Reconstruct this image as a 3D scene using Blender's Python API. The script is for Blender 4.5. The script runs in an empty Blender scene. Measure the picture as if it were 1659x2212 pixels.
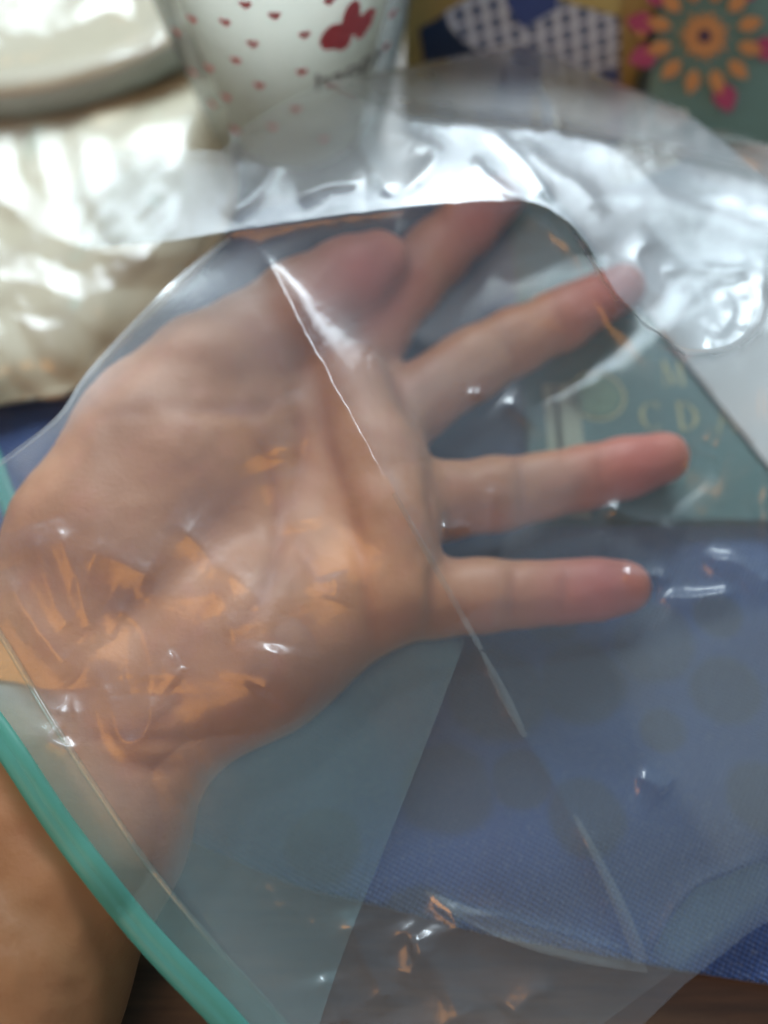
import bpy, bmesh, math, random
import numpy as np
from mathutils import Vector

# ------------------------------------------------------------------ camera, light, exposure
scene = bpy.context.scene
COL = scene.collection
CAM_H, PITCH = 0.24, math.radians(65.0)
W0, H0, FPX = 1659.0, 2212.0, 2111.0        # measuring frame of the photograph and focal length in its pixels
SP, CP = math.sin(PITCH), math.cos(PITCH)

cam_data = bpy.data.cameras.new("camera")
cam = bpy.data.objects.new("camera", cam_data)
COL.objects.link(cam)
cam.location = (0, 0, CAM_H)
cam.rotation_euler = (math.pi / 2 - PITCH, 0, 0)
cam_data.sensor_fit = 'VERTICAL'
cam_data.angle = 2 * math.atan(H0 / 2 / FPX)
cam_data.clip_start, cam_data.clip_end = 0.005, 50
cam_data.dof.use_dof = True
cam_data.dof.focus_distance = 0.191
cam_data.dof.aperture_fstop = cam_data.lens / 1000 / 0.0070     # a 7 mm wide lens opening
scene.camera = cam

world = bpy.data.worlds.new("World")
scene.world = world
world.use_nodes = True
wb = world.node_tree.nodes["Background"]
wb.inputs[0].default_value = (0.58, 0.75, 0.90, 1)
wb.inputs[1].default_value = 0.28


def area_light(name, loc, target, sx, sy, power, color, spread=180):
    d = bpy.data.lights.new(name, 'AREA')
    d.shape, d.size, d.size_y, d.energy, d.color = 'RECTANGLE', sx, sy, power, color
    d.spread = math.radians(spread)
    o = bpy.data.objects.new(name, d)
    COL.objects.link(o)
    o.location = loc
    o.rotation_euler = (Vector(target) - Vector(loc)).to_track_quat('-Z', 'Y').to_euler()
    return o


area_light("window_light", (0.02, 0.81, 0.52), (0.02, 0.36, 0.04), 1.36, 0.38, 3.5, (0.78, 0.91, 1.0), 64)
area_light("highlight_light", (-0.02, 0.79, 0.52), (0, 0.25, 0.04), 0.20, 0.15, 0.38, (0.93, 0.97, 1.0), 100)  # small extra lamp added in front of the window for sharp white highlights
area_light("warm_room_light", (-0.36, -0.36, 0.88), (-0.05, 0.05, 0.03), 0.54, 0.54, 2.5, (1.0, 0.40, 0.06))

scene.view_settings.view_transform = 'Standard'
scene.view_settings.look = 'None'
scene.view_settings.exposure = 0.5
scene.view_settings.gamma = 1.0
scene.view_settings.use_curve_mapping = False
scene.render.engine = 'CYCLES'
scene.cycles.use_denoising = True
scene.cycles.use_adaptive_sampling = True
scene.cycles.adaptive_threshold = 0.035
scene.cycles.adaptive_min_samples = 20
scene.cycles.transparent_max_bounces = 40
scene.cycles.max_bounces = 12
scene.cycles.diffuse_bounces = 4
scene.cycles.glossy_bounces = 5
scene.cycles.sample_clamp_indirect = 4.0
scene.cycles.caustics_reflective = False
scene.cycles.caustics_refractive = False


# ------------------------------------------------------------------ helpers
def at(px, py, z):
    """point of the place at height z seen at a spot of the photograph (arrays welcome)"""
    px, py, z = np.broadcast_arrays(np.asarray(px, float), np.asarray(py, float), np.asarray(z, float))
    a, b = (px - W0 / 2) / FPX, -(py - H0 / 2) / FPX
    dx, dy, dz = a, b * SP + CP, b * CP - SP
    t = (z - CAM_H) / dz
    return np.stack([dx * t, dy * t, np.broadcast_to(z, t.shape)], -1)


def ray(px, py):
    a, b = (px - W0 / 2) / FPX, -(py - H0 / 2) / FPX
    v = np.array([a, b * SP + CP, b * CP - SP])
    return np.array([0, 0, CAM_H]), v / np.linalg.norm(v)


def on_plane(px, py, p0, n):
    o, d = ray(px, py)
    return o + d * (np.dot(np.asarray(p0) - o, n) / np.dot(d, n))


def link(name, me, mat=None, parent=None, smooth=True):
    o = bpy.data.objects.new(name, me)
    COL.objects.link(o)
    if mat is not None:
        me.materials.append(mat)
    if smooth:
        me.polygons.foreach_set("use_smooth", np.ones(len(me.polygons), bool))
    if parent is not None:
        o.parent = parent
    return o


def mesh_np(name, verts, faces):
    me = bpy.data.meshes.new(name)
    verts = np.asarray(verts, np.float32)
    faces = np.asarray(faces, np.int32)
    k = faces.shape[1]
    me.vertices.add(len(verts))
    me.vertices.foreach_set("co", verts.ravel())
    me.loops.add(len(faces) * k)
    me.loops.foreach_set("vertex_index", faces.ravel())
    me.polygons.add(len(faces))
    me.polygons.foreach_set("loop_start", np.arange(0, len(faces) * k, k, dtype=np.int32))
    me.update(calc_edges=True)
    me.validate()
    return me


def mesh_py(name, verts, faces):
    me = bpy.data.meshes.new(name)
    me.from_pydata([tuple(v) for v in verts], [], faces)
    me.update()
    return me


def tag(o, label=None, cat=None, group=None, kind=None):
    for k, v in (("label", label), ("category", cat), ("group", group), ("kind", kind)):
        if v:
            o[k] = v
    return o


def empty(name, loc=(0, 0, 0)):
    o = bpy.data.objects.new(name, None)
    COL.objects.link(o)
    o.location = loc
    o.empty_display_size = 0.02
    return o


def attach(o, parent):
    """parent with the part staying where it was built (in world coordinates)"""
    o.parent = parent
    if parent.type == 'EMPTY':                 # parts themselves stand at the origin, so their sub-parts need no offset
        o.matrix_parent_inverse = parent.matrix_basis.inverted()
    return o


def set_attr(me, name, values):
    a = me.attributes.new(name, 'FLOAT', 'POINT')
    a.data.foreach_set("value", np.asarray(values, np.float32))


def vnoise(x, y, seed=0):
    """smooth value noise, -1..1"""
    xi, yi = np.floor(x).astype(np.int64), np.floor(y).astype(np.int64)
    xf, yf = x - xi, y - yi

    def h(a, b):
        n = (a * 374761393 + b * 668265263 + seed * 974634777) & 0x7fffffff
        n = ((n ^ (n >> 13)) * 1274126177) & 0x7fffffff
        return ((n ^ (n >> 16)) & 0xffff) / 32767.5 - 1.0
    u, v = xf * xf * (3 - 2 * xf), yf * yf * (3 - 2 * yf)
    return ((h(xi, yi) * (1 - u) + h(xi + 1, yi) * u) * (1 - v)
            + (h(xi, yi + 1) * (1 - u) + h(xi + 1, yi + 1) * u) * v)


def crumple(x, y, scale, seed, n=7):
    """faceted crumple of a thin film: many crossing folds with flat facets between them, about -1..1"""
    rng = np.random.RandomState(seed)
    out = np.zeros_like(x)
    for i in range(n):
        a = rng.uniform(0, math.pi)
        f = rng.uniform(0.5, 1.9) / scale
        wob = vnoise(x / scale * 0.45 + 9.1 * i, y / scale * 0.45, seed + i) * 1.1
        t = (x * math.cos(a) + y * math.sin(a)) * f + wob + rng.uniform(0, 9)
        tri = np.sqrt((np.mod(t, 1.0) - 0.5) ** 2 + 0.0012) * 2 - 0.5
        out += tri * vnoise(x / scale * 0.6 + 31 * i, y / scale * 0.6 + 7, seed + 50 + i) / f * (1 / scale)
    return out / n * 2.2


def polyd(px, py, pts):
    """distance to a polyline and the position 0..1 along it"""
    pts = np.asarray(pts, float)
    seg = np.hypot(*(pts[1:] - pts[:-1]).T)
    cum = np.concatenate([[0], np.cumsum(seg)])
    best = np.full(px.shape, 1e9)
    s = np.zeros(px.shape)
    for i in range(len(pts) - 1):
        a, b = pts[i], pts[i + 1]
        ab = b - a
        t = np.clip(((px - a[0]) * ab[0] + (py - a[1]) * ab[1]) / (ab @ ab), 0, 1)
        d = np.hypot(px - a[0] - ab[0] * t, py - a[1] - ab[1] * t)
        m = d < best
        best = np.where(m, d, best)
        s = np.where(m, (cum[i] + seg[i] * t) / cum[-1], s)
    return best, s


def inside(px, py, poly):
    poly = np.asarray(poly, float)
    c = np.zeros(px.shape, bool)
    j = len(poly) - 1
    for i in range(len(poly)):
        xi, yi, xj, yj = *poly[i], *poly[j]
        if yi != yj:
            c ^= ((yi > py) != (yj > py)) & (px < (xj - xi) * (py - yi) / (yj - yi) + xi)
        j = i
    return c


def smooth_line(pts, n=12):
    """Catmull-Rom through the points"""
    p = np.asarray(pts, float)
    p = np.vstack([2 * p[0] - p[1], p, 2 * p[-1] - p[-2]])
    out = []
    for i in range(1, len(p) - 2):
        for t in np.linspace(0, 1, n, endpoint=False):
            out.append(0.5 * (2 * p[i] + (p[i + 1] - p[i - 1]) * t + (2 * p[i - 1] - 5 * p[i] + 4 * p[i + 1] - p[i + 2]) * t * t
                              + (3 * p[i] - p[i - 1] - 3 * p[i + 1] + p[i + 2]) * t ** 3))
    out.append(p[-2])
    return np.array(out)


def tps(pts, vals, lam=1e-4):
    """thin plate surface through scattered heights"""
    P = np.asarray(pts, float) / 1000
    n = len(P)

    def U(r2):
        return 0.5 * r2 * np.log(r2 + 1e-12)
    K = U(((P[:, None] - P[None]) ** 2).sum(-1)) + lam * np.eye(n)
    A = np.zeros((n + 3, n + 3))
    A[:n, :n] = K
    A[:n, n] = 1
    A[:n, n + 1:] = P
    A[n, :n] = 1
    A[n + 1:, :n] = P.T
    w = np.linalg.solve(A, np.concatenate([vals, [0, 0, 0]]))

    def f(x, y):
        x, y = x / 1000, y / 1000
        o = w[n] + w[n + 1] * x + w[n + 2] * y
        for i in range(n):
            o = o + w[i] * U((x - P[i, 0]) ** 2 + (y - P[i, 1]) ** 2)
        return o
    return f


# ------------------------------------------------------------------ materials
class NT:
    def __init__(self, name):
        self.m = bpy.data.materials.new(name)
        self.m.use_nodes = True
        self.t = self.m.node_tree
        self.t.nodes.clear()
        self.out = self.t.nodes.new("ShaderNodeOutputMaterial")

    def n(self, kind, **kw):
        nd = self.t.nodes.new(kind)
        for k, v in kw.items():
            setattr(nd, k, v)
        return nd

    def put(self, sock, v):
        if hasattr(v, "is_output"):
            self.t.links.new(v, sock)
        else:
            sock.default_value = v if not isinstance(v, tuple) or len(v) != 3 or sock.type == 'VECTOR' else (*v, 1)

    def math(self, op, a, b=0.0, c=None, clamp=False):
        nd = self.n("ShaderNodeMath", operation=op, use_clamp=clamp)
        self.put(nd.inputs[0], a)
        self.put(nd.inputs[1], b)
        if c is not None:
            self.put(nd.inputs[2], c)
        return nd.outputs[0]

    def mix(self, fac, a, b):
        nd = self.n("ShaderNodeMix", data_type='RGBA')
        self.put(nd.inputs[0], fac)
        self.put(nd.inputs[6], a)
        self.put(nd.inputs[7], b)
        return nd.outputs[2]

    def coord(self, which="Object"):
        return self.n("ShaderNodeTexCoord").outputs[which]

    def noise(self, scale, detail=4.0, vec=None, rough=0.55):
        nd = self.n("ShaderNodeTexNoise")
        nd.inputs["Scale"].default_value = scale
        nd.inputs["Detail"].default_value = detail
        nd.inputs["Roughness"].default_value = rough
        self.t.links.new(vec if vec is not None else self.coord(), nd.inputs["Vector"])
        return nd.outputs["Fac"]

    def ramp(self, fac, lo, hi):
        nd = self.n("ShaderNodeMapRange", interpolation_type='SMOOTHSTEP')
        self.put(nd.inputs[0], fac)
        nd.inputs[1].default_value, nd.inputs[2].default_value = lo, hi
        return nd.outputs[0]

    def bump(self, height, strength=0.3, dist=0.001):
        nd = self.n("ShaderNodeBump")
        nd.inputs["Strength"].default_value = strength
        nd.inputs["Distance"].default_value = dist
        self.put(nd.inputs["Height"], height)
        return nd.outputs[0]

    def attr(self, name):
        return self.n("ShaderNodeAttribute", attribute_name=name).outputs["Fac"]

    def principled(self, color, rough=0.5, normal=None, **kw):
        p = self.n("ShaderNodeBsdfPrincipled")
        self.put(p.inputs["Base Color"], color)
        self.put(p.inputs["Roughness"], rough)
        if normal is not None:
            self.put(p.inputs["Normal"], normal)
        for k, v in kw.items():
            self.put(p.inputs[k.replace("_", " ")], v)
        self.t.links.new(p.outputs[0], self.out.inputs[0])
        return self.m


def plain(name, color, rough=0.55, var=0.12, scale=60.0, bump=0.15, spec=0.4):
    m = NT(name)
    f = m.noise(scale, 5)
    c2 = tuple(c * (1 - var) for c in color)
    c3 = tuple(min(1, c * (1 + var)) for c in color)
    return m.principled(m.mix(f, c2, c3), rough, m.bump(f, bump, 0.0006), Specular_IOR_Level=spec)


def film(name, tint=(0.97, 0.985, 0.98), haze=0.06, rough=0.05, gain=1.9, hazecol=(0.85, 0.9, 0.9), soft=0.24, maxf=0.9, fade=False, softmix=0.6):
    """thin clear plastic: mirror-like at grazing angles, see-through, a trace of milkiness"""
    m = NT(name)
    lw = m.n("ShaderNodeLayerWeight")
    lw.inputs[0].default_value = 0.5
    f5 = m.math('POWER', lw.outputs["Facing"], 5.0)
    fr = m.math('MULTIPLY', m.math('MULTIPLY_ADD', f5, 0.96, 0.042), gain)
    fr = m.math('MINIMUM', fr, maxf)

    def mixs(fac, a, b):
        x = m.n("ShaderNodeMixShader")
        m.put(x.inputs[0], fac)
        m.t.links.new(a.outputs[0], x.inputs[1])
        m.t.links.new(b.outputs[0], x.inputs[2])
        return x
    gl = m.n("ShaderNodeBsdfGlossy")
    gl.inputs["Roughness"].default_value = rough
    gs = m.n("ShaderNodeBsdfGlossy")
    gs.inputs["Roughness"].default_value = soft
    tr = m.n("ShaderNodeBsdfTransparent")
    tr.inputs[0].default_value = (*tint, 1)
    df = m.n("ShaderNodeBsdfDiffuse")
    df.inputs[0].default_value = (*hazecol, 1)
    tl = m.n("ShaderNodeBsdfTranslucent")
    tl.inputs[0].default_value = (*hazecol, 1)
    body = mixs(haze, tr, mixs(0.5, df, tl))
    top = mixs(fr, body, mixs(softmix, gl, gs))
    if fade:                                   # haze and gloss of an added layer fade out towards its edges
        t2 = m.n("ShaderNodeBsdfTransparent")
        top = mixs(m.attr("fade"), t2, top)
    m.t.links.new(top.outputs[0], m.out.inputs[0])
    return m.m




# ------------------------------------------------------------------ the table
def build_table():
    m = NT("dark_wood")
    co = m.coord()
    mp = m.n("ShaderNodeMapping")
    mp.inputs["Scale"].default_value = (3.0, 40.0, 3.0)
    m.t.links.new(co, mp.inputs["Vector"])
    g = m.noise(5.0, 8, mp.outputs[0], 0.65)
    mat = m.principled(m.mix(m.ramp(g, 0.3, 0.75), (0.035, 0.020, 0.011), (0.105, 0.058, 0.028)), 0.42, m.bump(g, 0.2, 0.0006))
    bm = bmesh.new()
    bmesh.ops.create_cube(bm, size=1.0)
    for v in bm.verts:
        v.co = Vector((v.co.x * 1.5, v.co.y * 1.1 + 0.30, v.co.z * 0.03 - 0.015))
    bmesh.ops.bevel(bm, geom=bm.edges[:], offset=0.004, segments=2, affect='EDGES')
    me = bpy.data.meshes.new("table_top")
    bm.to_mesh(me)
    bm.free()
    o = link("table_top", me, mat, smooth=False)
    tag(o, "dark brown wooden table top under everything", "table", kind="structure")


build_table()


# ------------------------------------------------------------------ the hand: one continuous body grown from a distance field
def build_hand():
    MM = 0.001

    def J(px, py, z, r):
        p = at(px, py, z * MM)
        return np.array([p[0], p[1], p[2], r * MM])

    step = 1.1 * MM
    lo = np.array([-0.178, -0.085, -0.006])
    hi = np.array([0.092, 0.225, 0.086])
    nx, ny, nz = (np.ceil((hi - lo) / step)).astype(int)
    gx = (lo[0] + np.arange(nx) * step).astype(np.float32)
    gy = (lo[1] + np.arange(ny) * step).astype(np.float32)
    gz = (lo[2] + np.arange(nz) * step).astype(np.float32)
    PADN = 0.018

    def cone(field, a, b, k, squash=None):
        """smooth-union a rounded cone from joint a to joint b into the field, only near it"""
        r = max(a[3], b[3]) + PADN
        mn, mx = np.minimum(a[:3], b[:3]) - r, np.maximum(a[:3], b[:3]) + r
        i0 = np.clip(((mn - lo) / step).astype(int), 0, [nx, ny, nz])
        i1 = np.clip(((mx - lo) / step).astype(int) + 1, 0, [nx, ny, nz])
        if np.any(i1 <= i0):
            return
        X = gx[i0[0]:i1[0], None, None]
        Y = gy[None, i0[1]:i1[1], None]
        Z = gz[None, None, i0[2]:i1[2]]
        ab = b[:3] - a[:3]
        L2 = float(ab @ ab) + 1e-12
        px_, py_, pz_ = X - a[0], Y - a[1], Z - a[2]
        t = np.clip((px_ * ab[0] + py_ * ab[1] + pz_ * ab[2]) / L2, 0, 1)
        d = np.sqrt((px_ - ab[0] * t) ** 2 + (py_ - ab[1] * t) ** 2 + (pz_ - ab[2] * t) ** 2) - (a[3] + (b[3] - a[3]) * t)
        f = field[i0[0]:i1[0], i0[1]:i1[1], i0[2]:i1[2]]
        h = np.clip(0.5 + 0.5 * (f - d) / k, 0, 1)
        field[i0[0]:i1[0], i0[1]:i1[1], i0[2]:i1[2]] = (f * (1 - h) + d * h - k * h * (1 - h)).astype(np.float32)

    def chain(field, joints, k):
        for a, b in zip(joints[:-1], joints[1:]):
            cone(field, a, b, k)

    def new():
        return np.full((nx, ny, nz), 0.05, np.float32)

    def smin(f, g, k):
        h = np.clip(0.5 + 0.5 * (f - g) / k, 0, 1)
        return f * (1 - h) + g * h - k * h * (1 - h)

    palm = new()
    K = 9 * MM
    # forearm and wrist: two bones side by side make it flatter than round
    chain(palm, [J(-170, 2420, 28, 27), J(-20, 2140, 27, 24), J(190, 1790, 27, 19.5), J(286, 1590, 28, 16.5)], K)
    chain(palm, [J(-420, 2330, 30, 30), J(-220, 2060, 29, 27), J(15, 1690, 29, 21.5), J(120, 1460, 30, 18)], K)
    # metacarpals
    chain(palm, [J(170, 1440, 30, 16), J(460, 1130, 27, 14), J(735, 865, 27, 11.5)], K)
    chain(palm, [J(220, 1480, 29, 16), J(520, 1200, 26, 13.5), J(800, 970, 27, 11.5)], K)
    chain(palm, [J(265, 1530, 29, 15), J(560, 1290, 26, 13.5), J(835, 1110, 27, 11.5)], K)
    chain(palm, [J(300, 1560, 29, 15), J(600, 1390, 26, 12.5), J(845, 1275, 27, 10.5)], K)
    # heel of the hand on the little-finger side
    chain(palm, [J(362, 1515, 32, 15.5), J(545, 1405, 33, 17), J(725, 1290, 30, 14.5)], K)
    # pads below the fingers
    chain(palm, [J(755, 840, 33, 10.5), J(815, 990, 34, 10.5), J(838, 1120, 34, 10.8), J(840, 1275, 32, 10.2)], 6 * MM)
    # ball of the thumb
    chain(palm, [J(140, 1330, 32, 17), J(215, 1180, 34, 19.5), J(330, 985, 36, 18.5), J(440, 830, 39, 14)], K)
    chain(palm, [J(260, 1200, 36, 18), J(420, 1010, 37, 15), J(560, 900, 34, 11)], K)

    def finger(joints, k=3.0):
        f = new()
        chain(f, joints, k * MM)
        return f

    field = palm
    thumb = finger([J(330, 900, 38, 14), J(440, 805, 41, 12.3), J(545, 733, 42, 11.0), J(655, 655, 42.5, 11.0),
                    J(750, 600, 41, 9.6), J(820, 560, 39, 7.8)], 4)
    field = smin(field, thumb, 6 * MM)
    index = finger([J(715, 850, 27, 10.5), J(800, 722, 25, 10.0), J(876, 618, 24, 9.7), J(940, 550, 23, 9.1), J(1008, 488, 22, 8.4),
                    J(1084, 424, 20, 6.9)])
    field = smin(field, index, 4 * MM)
    middle = finger([J(800, 965, 27, 10.5), J(900, 868, 24, 9.6), J(1020, 788, 23, 9.3), J(1110, 740, 22, 8.6), J(1215, 690, 21, 8.1),
                     J(1345, 618, 19, 6.7)])
    field = smin(field, middle, 4 * MM)
    ring = finger([J(835, 1095, 27, 10.5), J(950, 1083, 24, 9.5), J(1075, 1068, 23, 9.0), J(1165, 1052, 22, 8.0), J(1265, 1032, 21, 7.7),
                   J(1350, 1012, 21, 7.4), J(1432, 990, 20, 6.7)])
    field = smin(field, ring, 4 * MM)
    pinky = finger([J(845, 1290, 27, 10), J(940, 1292, 24, 9.0), J(1045, 1286, 23, 8.6), J(1135, 1284, 22, 7.5), J(1215, 1280, 21, 7.2),
                    J(1285, 1274, 21, 7.1), J(1348, 1268, 20, 6.6)])
    field = smin(field, pinky, 4 * MM)
    field[:2] = 0.01
    field[:, :2] = 0.01

    # surface nets
    s = field < 0
    c = np.zeros((nx - 1, ny - 1, nz - 1), np.int8)
    for dx in (0, 1):
        for dy in (0, 1):
            for dz in (0, 1):
                c += s[dx:nx - 1 + dx, dy:ny - 1 + dy, dz:nz - 1 + dz]
    ci = np.argwhere((c > 0) & (c < 8))
    idx = -np.ones(c.shape, np.int64)
    idx[tuple(ci.T)] = np.arange(len(ci))
    acc = np.zeros((len(ci), 3))
    cnt = np.zeros(len(ci))
    corners = [np.array(v) for v in ((0, 0, 0), (1, 0, 0), (0, 1, 0), (1, 1, 0), (0, 0, 1), (1, 0, 1), (0, 1, 1), (1, 1, 1))]
    for i in range(8):
        for j in range(i + 1, 8):
            if np.abs(corners[i] - corners[j]).sum() != 1:
                continue
            fa = field[tuple((ci + corners[i]).T)].astype(float)
            fb = field[tuple((ci + corners[j]).T)].astype(float)
            m = (fa < 0) != (fb < 0)
            t = np.where(m, fa / np.where(m, fa - fb, 1), 0)
            acc += m[:, None] * (corners[i] + (corners[j] - corners[i]) * t[:, None])
            cnt += m
    V = lo + (ci + acc / cnt[:, None]) * step
    F = []
    for ax in range(3):
        a1, a2 = (ax + 1) % 3, (ax + 2) % 3
        sl0 = [slice(1, None)] * 3
        sl0[ax] = slice(0, -1)
        sl1 = [slice(1, None)] * 3
        sl1[ax] = slice(1, None)
        ea, eb = s[tuple(sl0)], s[tuple(sl1)]
        p = np.argwhere(ea != eb)
        flip = ea[tuple(p.T)]
        base = p + 1
        base[:, ax] -= 1
        ok = np.all(base < np.array(c.shape), axis=1)
        base, flip = base[ok], flip[ok]
        q = []
        for o1, o2 in ((0, 0), (-1, 0), (-1, -1), (0, -1)):
            b = base.copy()
            b[:, a1] += o1
            b[:, a2] += o2
            q.append(idx[tuple(b.T)])
        q = np.stack(q, 1)
        q[~flip] = q[~flip][:, ::-1]
        F.append(q)
    F = np.vstack(F)
    F = F[(F >= 0).all(1)]
    # smoothing
    e = np.vstack([F[:, [0, 1]], F[:, [1, 2]], F[:, [2, 3]], F[:, [3, 0]]])
    deg = np.zeros(len(V))
    np.add.at(deg, e[:, 0], 1)
    np.add.at(deg, e[:, 1], 1)

    def lap(V):
        a = np.zeros_like(V)
        np.add.at(a, e[:, 0], V[e[:, 1]])
        np.add.at(a, e[:, 1], V[e[:, 0]])
        return a / deg[:, None]
    for it in range(6):
        V = V + 0.55 * (lap(V) - V)
    # normals
    n = np.cross(V[F[:, 2]] - V[F[:, 0]], V[F[:, 3]] - V[F[:, 1]])
    N = np.zeros_like(V)
    for k in range(4):
        np.add.at(N, F[:, k], n)
    N /= np.linalg.norm(N, axis=1)[:, None] + 1e-12
    # where each point lies in the photograph's frame, for the lines of the palm
    rel = V - np.array([0, 0, CAM_H])
    dep = rel[:, 1] * CP - rel[:, 2] * SP
    qx = W0 / 2 + FPX * rel[:, 0] / dep
    qy = H0 / 2 - FPX * (rel[:, 1] * SP + rel[:, 2] * CP) / dep
    up = np.clip(N[:, 2] * 1.6, 0, 1)
    disp = np.zeros(len(V))
    crease = np.zeros(len(V))
    lines = [  # points, depth mm, width px
        ([(742, 1075), (770, 1160), (788, 1250), (800, 1330), (812, 1405)], 1.7, 20),     # heart line
        ([(690, 820), (700, 930), (725, 1010), (745, 1080)], 1.0, 20),
        ([(500, 900), (560, 960), (600, 1060), (600, 1180), (560, 1300), (490, 1400)], 1.3, 24),   # life line
        ([(640, 850), (655, 950), (640, 1060), (600, 1130)], 1.0, 20),
        ([(380, 880), (470, 882), (560, 885), (622, 862)], 1.6, 22),                       # below the thumb
        ([(620, 1130), (680, 1230), (705, 1330)], 0.7, 22),
        ([(240, 1640), (330, 1660), (430, 1640)], 1.0, 18), ([(150, 1590), (300, 1600), (420, 1590)], 0.8, 16),
        ([(925, 1000), (935, 1080), (945, 1165)], 1.3, 16), ([(940, 1215), (935, 1290), (930, 1365)], 1.3, 16),
        ([(835, 790), (880, 880), (912, 940)], 1.2, 16),
        ([(1120, 975), (1128, 1060), (1132, 1140)], 0.8, 14), ([(1288, 960), (1296, 1030), (1300, 1085)], 0.7, 13),
        ([(1110, 1208), (1108, 1280), (1108, 1350)], 0.8, 14), ([(1222, 1210), (1218, 1280), (1212, 1340)], 0.7, 13),
        ([(1070, 680), (1100, 740), (1130, 820)], 0.8, 14), ([(1190, 615), (1215, 690), (1240, 745)], 0.7, 13),
        ([(620, 580), (660, 660), (700, 745)], 0.6, 16), ([(205, 905), (260, 890), (330, 895)], 0.5, 14),
        ([(395, 1470), (370, 1540), (300, 1580)], 0.7, 18), ([(480, 1260), (420, 1330), (390, 1420)], 0.8, 24),
    ]
    for pts, dmm, wpx in lines:
        d, sl = polyd(qx, qy, smooth_line(pts, 6))
        g = np.exp(-(d / wpx) ** 2) * np.sin(np.clip(sl, 0.03, 0.97) * math.pi) ** 0.5 * up
        disp -= g * dmm * 0.68 * MM
        g2 = np.exp(-(d / (wpx * 0.8)) ** 2) * np.sin(np.clip(sl, 0.03, 0.97) * math.pi) ** 0.5 * up
        crease = np.maximum(crease, g2 * min(1, dmm))
    # soft flesh: low uneven swell of the palm and folds running across it
    disp += up * 0.45 * MM * vnoise(qx / 95, qy / 95, 3) + up * 0.18 * MM * vnoise(qx / 34, qy / 34, 4)
    V = V + N * disp[:, None]
    V = V + 0.35 * (lap(V) - V)
    tips = np.zeros(len(V))
    for (tx, ty, r) in ((1390, 1000, 150), (1310, 1272, 140), (1330, 625, 150), (1060, 450, 170), (800, 580, 150)):
        tips = np.maximum(tips, np.exp(-(((qx - tx) ** 2 + (qy - ty) ** 2) / r ** 2)))
    me = mesh_np("person", V, F)
    set_attr(me, "tips", tips)
    set_attr(me, "crease", crease)
    # forearm browner than the palm, its colour also darkened for the shade there
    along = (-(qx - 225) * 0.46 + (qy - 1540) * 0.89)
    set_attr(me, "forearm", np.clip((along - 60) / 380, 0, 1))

    m = NT("skin")
    base = m.mix(m.ramp(m.noise(55.0, 4), 0.3, 0.72), (0.37, 0.170, 0.082), (0.43, 0.210, 0.110))
    base = m.mix(m.math('MULTIPLY', m.ramp(m.noise(150.0, 5), 0.45, 0.8), 0.35), base, (0.42, 0.165, 0.115))
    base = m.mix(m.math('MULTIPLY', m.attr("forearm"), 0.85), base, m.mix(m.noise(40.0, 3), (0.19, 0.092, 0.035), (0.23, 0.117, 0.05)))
    base = m.mix(m.math('MULTIPLY', m.attr("tips"), 0.75), base, (0.46, 0.115, 0.105))
    base = m.mix(m.math('MULTIPLY', m.attr("crease"), 0.4), base, (0.24, 0.08, 0.05))
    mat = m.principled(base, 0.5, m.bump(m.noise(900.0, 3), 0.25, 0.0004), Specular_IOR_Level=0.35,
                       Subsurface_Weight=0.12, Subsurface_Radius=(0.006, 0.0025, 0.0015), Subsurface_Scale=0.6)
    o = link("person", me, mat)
    tag(o, "bare left hand and forearm, palm up with spread fingers, inside the clear zip bag", "person")
    return o


hand = build_hand()


# ------------------------------------------------------------------ things lying on the table
def box_bm(bm, lo, hi):
    r = bmesh.ops.create_cube(bm, size=1.0)
    for v in r['verts']:
        v.co = Vector([lo[i] + (v.co[i] + 0.5) * (hi[i] - lo[i]) for i in range(3)])
    return r['verts']


def bm_obj(name, bm, mat, parent=None, smooth=False):
    me = bpy.data.meshes.new(name)
    bm.normal_update()
    bm.to_mesh(me)
    bm.free()
    return link(name, me, mat, parent, smooth)


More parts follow.
